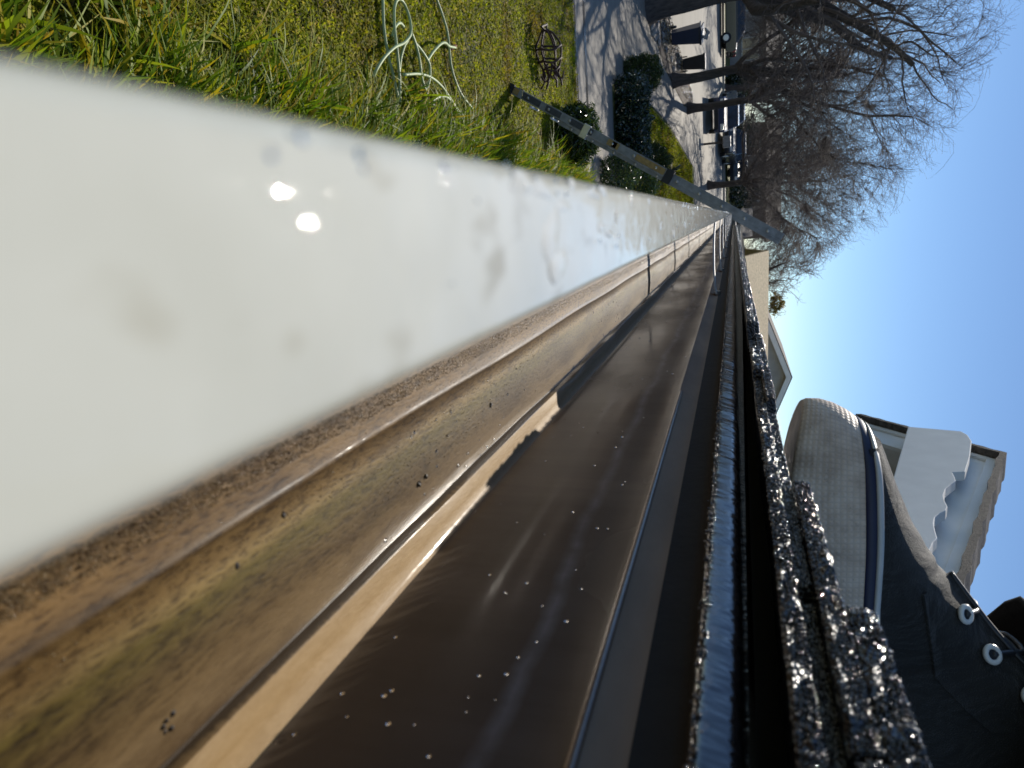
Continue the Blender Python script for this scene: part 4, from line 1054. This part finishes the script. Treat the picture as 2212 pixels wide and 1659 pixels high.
# ------------------------------------------------------------------ bins
def cart(label, loc, rot, body_col, lid_open, h=1.05):
    t = empty('wheelie_bin', (0, 0, 0)); tag(t, label, 'bin', 'bins at the kerb')
    mt = simple('bin_plastic', body_col, .35, .15, 10)
    mb = MB(); lo = [(-.20, -.22, .05), (.20, -.22, .05), (.20, .22, .05), (-.20, .22, .05)]; hi = [(-.28, -.30, h - .08), (.28, -.30, h - .08), (.28, .32, h - .08), (-.28, .32, h - .08)]
    mb.add(lo + hi, [(3, 2, 1, 0), (4, 5, 6, 7), (0, 1, 5, 4), (1, 2, 6, 5), (2, 3, 7, 6), (3, 0, 4, 7)])
    bd = mb.build('body', mt, t, bevel=.02)
    MB().box((-.31, -.33, h - .10), (.31, .35, h - .055)).build('rim', mt, t, bevel=.01)
    if lid_open:
        MB().box((-.29, -.30, h - .02), (.29, .34, h + .03), Matrix.Rotation(.12, 4, 'X')).build('lid', mt, t, bevel=.015)
        MB().tube([(.05, -.28, h), (.12, -.2, h + .12), (.0, -.1, h + .2), (-.12, .05, h + .1)], [.05, .09, .08, .03], 8).build('rubbish_bag', simple('grey_bag', (.30, .30, .32), .4), t, True)
    else:
        MB().box((-.30, -.32, h - .055), (.30, .34, h - .01)).build('lid', mt, t, bevel=.015)
    MB().tube([(-.2, .40, h - .08), (.2, .40, h - .08)], .018, 8).build('handle', mt, t)
    for s in (-1, 1):
        MB().tube([(s * .24, .26, .11), (s * .29, .26, .11)], .11, 14).build('wheel', MAT['rubber'], t, True)
        MB().box((s * .2 - .02, .32, h - .12), (s * .2 + .02, .42, h - .06)).build('handle_bracket', mt, t)
    t.location = loc; t.rotation_euler = (0, 0, rot)
    return t
p1 = on_ground(1447, 82); p2 = on_ground(1472, 140)
cart('overfull dark blue bin at the kerb', p1 + np.array([0, 0, .025]), .5, (.012, .022, .06), True, 1.12)
cart('small black bin near the forked tree', p2 + np.array([0, 0, .01]), .2, (.014, .016, .02), False, .95)

# rocks in the planting strip
mr = simple('pale_rock', (.30, .28, .26), .7, .35, 8, .6, 30, bdist=.02)
for k, (w_, u_, s_) in enumerate(((1408, 62, .26), (1412, 72, .22), (1404, 52, .18), (1420, 90, .14), (1436, 108, .12), (1448, 128, .12), (1452, 150, .14), (1430, 76, .10))):
    p = on_ground(w_, u_)
    bm = bmesh.new(); bmesh.ops.create_icosphere(bm, subdivisions=2, radius=s_)
    for v in bm.verts:
        n3 = v.co.normalized(); v.co *= 1 + .22 * math.sin(n3.x * 5 + k) * math.cos(n3.y * 6 + k * 2) + .1 * math.sin(n3.z * 9 + k); v.co.z *= .65
    me = bpy.data.meshes.new('rock'); bm.to_mesh(me); bm.free()
    o = link('rock', me, mr, None, (p[0], p[1], p[2] + s_ * .25))
    tag(o, ('largest pale rock under the thick trunked tree', 'pale rock right of the largest rock', 'pale rock left of the largest rock', 'small rock between rocks and blue bin', 'small rock below the blue bin', 'small rock right of the blue bin', 'small rock below the black bin', 'smallest rock beside the blue bin')[k], 'rock', 'rocks in the planting strip')
# leaf litter
N = 2600
ly = rng.uniform(22.3, 34, N); lx = np.interp(ly, [22, 26, 31, 34], [-6.6, -5.6, -4.9, -4.9]) - rng.random(N) * np.interp(ly, [22, 26, 31, 34], [5, 2.0, 1.3, .5])
grains('leaf_litter', np.stack([lx, ly, terr(ly) + .03], 1), .035, MAT['silt'], None, .5)
tag(bpy.data.objects['leaf_litter'], 'brown leaf litter on the planting strip', 'litter')

# ------------------------------------------------------------------ cars
def car(label, loc, rot, col, tall=1.0, group='cars parked along the street'):
    t = empty('parked_car'); tag(t, label, 'car', group)
    pm = simple('car_paint', col, .25, .05, 3, coat=1.0)
    Wd = .88; H = 1.48 * tall
    prof = [(-2.2, .30), (-2.25, .55), (-2.18, .82), (-1.95, .92), (-1.2, .98), (1.55, 1.0), (2.1, .95), (2.22, .75), (2.22, .42), (2.1, .28)]
    mb = MB(); V = []; st = [(-Wd, .93, .04), (-Wd + .10, 1.0, 0), (Wd - .10, 1.0, 0), (Wd, .93, .04)]
    for y, s, dz in st: V += [(x * (s * .02 + .98), y, (z - .6) * s + .6) for x, z in prof]
    k = len(prof)
    fs = [(r * k + i, r * k + (i + 1) % k, (r + 1) * k + (i + 1) % k, (r + 1) * k + i) for r in range(3) for i in range(k)] + [tuple(range(k)), tuple(3 * k + i for i in range(k))[::-1]]
    mb.add(V, fs); body = mb.build('body', pm, t, bevel=.03)
    cab = [(-1.25, .97), (-.55, H - .04), (-.1, H), (1.0, H - .02), (1.75, .99)]
    mb = MB(); V = []
    for y in (-1, 1): V += [(x, y * (Wd - .06 - (z - .97) * .30), z) for x, z in cab]
    kc = len(cab)
    mb.add(V, [tuple(range(kc)), tuple(range(kc, 2 * kc))[::-1]] + [(i, (i + 1) % kc, kc + (i + 1) % kc, kc + i) for i in range(kc)])
    mb.build('roof', pm, t, bevel=.03)
    zl, zh = 1.03, H - .10
    for y in (-1, 1):
        for xa, xb, xc, xd in ((-1.05, .08, .08, -.55), (.16, 1.45, 1.0, .16)):
            ya, yb = y * (Wd - .06 - (zl - .97) * .3 + .006), y * (Wd - .06 - (zh - .97) * .3 + .006)
            MB().prism([(xa, ya, zl), (xb, ya, zl), (xc, yb, zh), (xd, yb, zh)], (0, -.02 * y, 0)).build('window', MAT['glass'], t)
    for xa, xb in ((-1.16, -.60), (1.68, 1.06)):
        sg = -1 if xa < 0 else 1
        MB().prism([(xa + .01 * sg, -Wd + .15, zl), (xa + .01 * sg, Wd - .15, zl), (xb + .01 * sg, Wd - .26, zh), (xb + .01 * sg, -Wd + .26, zh)], (.02 * sg, 0, .012)).build('windscreen', MAT['glass'], t)
    lm = simple('lamp_lens', (.75, .75, .72), .1, .05, 5); tm = simple('tail_lens', (.3, .01, .01), .15, .05, 5)
    for y in (-1, 1):
        MB().box((-2.24, y * .62 - .17, .62), (-2.12, y * .62 + .17, .78)).build('headlight', lm, t, bevel=.015)
        MB().box((2.12, y * .66 - .15, .70), (2.235, y * .66 + .15, .90)).build('tail_light', tm, t, bevel=.015)
        for x in (-1.4, 1.35):
            w_ = MB().tube([(x, y * (Wd - .20), .32), (x, y * (Wd + .01), .32)], .32, 20).build('wheel', MAT['rubber'], t, True)
            MB().tube([(x, y * (Wd + .0), .32), (x, y * (Wd + .022), .32)], [.21, .17], 14).build('rim', MAT['metal'], w_)
    MB().box((-2.27, -.7, .30), (-2.18, .7, .50)).build('bumper', MAT['rubber'], t, bevel=.02)
    MB().box((2.18, -.7, .32), (2.26, .7, .50)).build('bumper', MAT['rubber'], t, bevel=.02)
    t.location = (loc[0], loc[1], float(terr(loc[1])) + .012); t.rotation_euler = (0, 0, rot)
    return t
car('dark grey parked car seen side on over the road left of the forked tree', (-12.2, 50), 0.0, (.03, .032, .036))
car('black parked car seen side on over the road at the picture edge', (-16.9, 50), 0.0, (.02, .02, .022), 1.1)
car('blue parked car right of the slim tree', (-5.35, 42.0), math.pi / 2 + .12, (.012, .03, .085), 1.06)
car('silver parked car behind the blue car', (-6.6, 50.0), math.pi / 2 + .3, (.45, .47, .48), 1.0)
car('black parked car right of the blue car', (-4.3, 49), math.pi / 2 - .1, (.014, .014, .018), 1.08)
car('dark green parked car farthest right near the ladder', (-2.9, 53.5), math.pi / 2, (.02, .03, .03), 1.0)
# mailbox on a post
mbp = on_ground(1520, 312)
mbx = tag(empty('mailbox', mbp), 'grey box mailbox on a post by the pavement', 'mailbox')
MB().box((mbp[0] - .05, mbp[1] - .05, mbp[2] - .05), (mbp[0] + .05, mbp[1] + .05, mbp[2] + .95)).build('post', MAT['bark'], mbx)
MB().box((mbp[0] - .28, mbp[1] - .2, mbp[2] + .95), (mbp[0] + .28, mbp[1] + .2, mbp[2] + 1.35)).build('box', simple('grey_mailbox_metal', (.24, .24, .25), .45), mbx, bevel=.05)

# ------------------------------------------------------------------ neighbouring houses
def house_at(label, x0, x1, y0, y1, hw, pitch, roofcol, wallcol, ridge='x', win=(), over=.35):
    zb = float(terr((y0 + y1) / 2)) if y0 > 22 else 0.0
    zb = min(zb, float(terr(y0)))
    t = tag(empty('neighbour_house', ((x0 + x1) / 2, (y0 + y1) / 2, zb)), label, 'house')
    wm = simple('neighbour_wall', wallcol, .7, .12, 2, .2, 30); rm = simple('neighbour_roof', roofcol, .85, .25, 14, .5, 60, bdist=.02)
    zt = zb + hw
    if ridge == 'x':
        ym = (y0 + y1) / 2; rz = zt + pitch * (y1 - y0) / 2
        gab = [(x0, y0, zb - .3), (x0, y1, zb - .3), (x0, y1, zt), (x0, ym, rz), (x0, y0, zt)]
        MB().prism(gab, (x1 - x0, 0, 0)).build('wall', wm, t)
        A = [(x0 - over, y0 - over, zt - pitch * over), (x0 - over, ym, rz), (x0 - over, y1 + over, zt - pitch * over)]; dv = (x1 - x0 + 2 * over, 0, 0)
    else:
        xm = (x0 + x1) / 2; rz = zt + pitch * (x1 - x0) / 2
        gab = [(x0, y0, zb - .3), (x1, y0, zb - .3), (x1, y0, zt), (xm, y0, rz), (x0, y0, zt)]
        MB().prism(gab, (0, y1 - y0, 0)).build('wall', wm, t)
        A = [(x0 - over, y0 - over, zt - pitch * over), (xm, y0 - over, rz), (x1 + over, y0 - over, zt - pitch * over)]; dv = (0, y1 - y0 + 2 * over, 0)
    up_ = np.array([0, 0, .16]); lo_ = np.array([0, 0, .01])
    for a, b in ((A[0], A[1]), (A[1], A[2])):
        a, b = np.array(a), np.array(b)
        MB().prism([a + lo_, b + lo_, b + up_, a + up_], dv).build('roof', rm, t)
        if ridge == 'y': MB().prism([a + [0, -.012, -.08], b + [0, -.012, -.08], b + up_ + [0, -.012, -.04], a + up_ + [0, -.012, -.04]], (0, .01, 0)).build('rake_board', MAT['fascia'], t)
    for (wx, wz, ww, wh) in win:
        f_ = MB().box((wx - ww / 2 - .07, y0 - .05, zb + wz - .07), (wx + ww / 2 + .07, y0 + .02, zb + wz + wh + .07)).build('window', MAT['white'], t)
        for s in (-1, 1):
            MB().box((wx + s * ww / 4 - ww / 4 + .03, y0 - .062, zb + wz), (wx + s * ww / 4 + ww / 4 - .03, y0 - .045, zb + wz + wh)).build('pane', MAT['glass'], f_)
    return t
# tan roof to the right of the gutter end: ridge traced from the picture at 24 m
rl, rr2 = at_depth(1661, 545, 24.5), at_depth(1661, 768, 24.5)
house_at('neighbouring house with sunlit tan roof beyond the eave', rl[0] + .3, rr2[0] + .5, 21.5, 27.5, rl[2] - .16 - .30 * 3.0, .30, (.55, .43, .25), (.42, .38, .32), 'x')
g0 = at_depth(1712, 815, 29.0)
house_at('neighbouring house with grey gable peak right of the tan roof', g0[0] - 2.6, g0[0] + 2.6, 29.3, 36, g0[2] - .16 - float(terr(29.3)) - .38 * 2.6, .38, (.12, .10, .09), (.36, .35, .34), 'y')
s0 = at_depth(1622, 452, 31.0); s1 = at_depth(1622, 508, 31.0)
house_at('small dark grey garage beyond the ladder', s0[0] + .1, s1[0] - .05, 31, 34.5, s0[2] - float(terr(31)) - .5, .25, (.07, .07, .075), (.10, .10, .105), 'x', over=.15)
house_at('low grey house over the road behind the dark grey car', -21, -9.5, 58, 66, 2.5, .32, (.10, .095, .09), (.30, .29, .28), 'x', ((-18.5, .9, 1.5, 1.1), (-15.2, .9, 1.5, 1.1), (-11.8, .9, 1.5, 1.1)))
house_at('brown house over the road behind the far cars', -7.0, 2.2, 62, 69, 2.5, .35, (.08, .065, .055), (.26, .21, .17), 'x', ((-5.2, .9, 1.4, 1.1), (-1.6, .9, 1.4, 1.1)))
house_at('pale house over the road at the picture edge', -40, -25, 60, 68, 2.6, .32, (.11, .10, .10), (.42, .40, .37), 'x', ((-29, .9, 1.5, 1.1), (-34, .9, 1.5, 1.1)))
# evergreen shrubs over the road
for k, (x, y, r, lb) in enumerate(((-9.0, 54.5, 1.1, 'dark evergreen shrub in front of the low grey house'), (-5.6, 55, 1.2, 'dark evergreen shrub between the far houses'), (-1.4, 57, 1.3, 'dark evergreen shrub in front of the brown house'), (1.0, 46, 1.0, 'dark evergreen shrub beside the grey garage'))):
    zg = float(terr(y)); shrub('evergreen_shrub', lb, [((x, y, zg + r * .8), (r, r, r * .95), 2.2)], 3500, .12, MAT['gloss'], MAT['bark'], 'evergreen shrubs over the road')
# small bright tree above the tan roof, and a roof vent
tt = at_depth(1664, 655, 40.0)
shrub('roundhead_tree', 'small yellow green round headed tree above the tan roof', [((tt[0], tt[1], tt[2] + .35), (.42, .45, .36), 2.0), ((tt[0] + .3, tt[1], tt[2] + .15), (.32, .3, .28), 2.0), ((tt[0] - .32, tt[1], tt[2] + .2), (.25, .3, .22), 2.0), ((tt[0] + .1, tt[1], tt[2] + .62), (.2, .2, .2), 2.0)], 620, .11, leaf_mat('yellow_tree_leaf', [(0, (.14, .11, .02)), (1, (.34, .27, .06))], .5, .5), MAT['bark'], cat='tree')
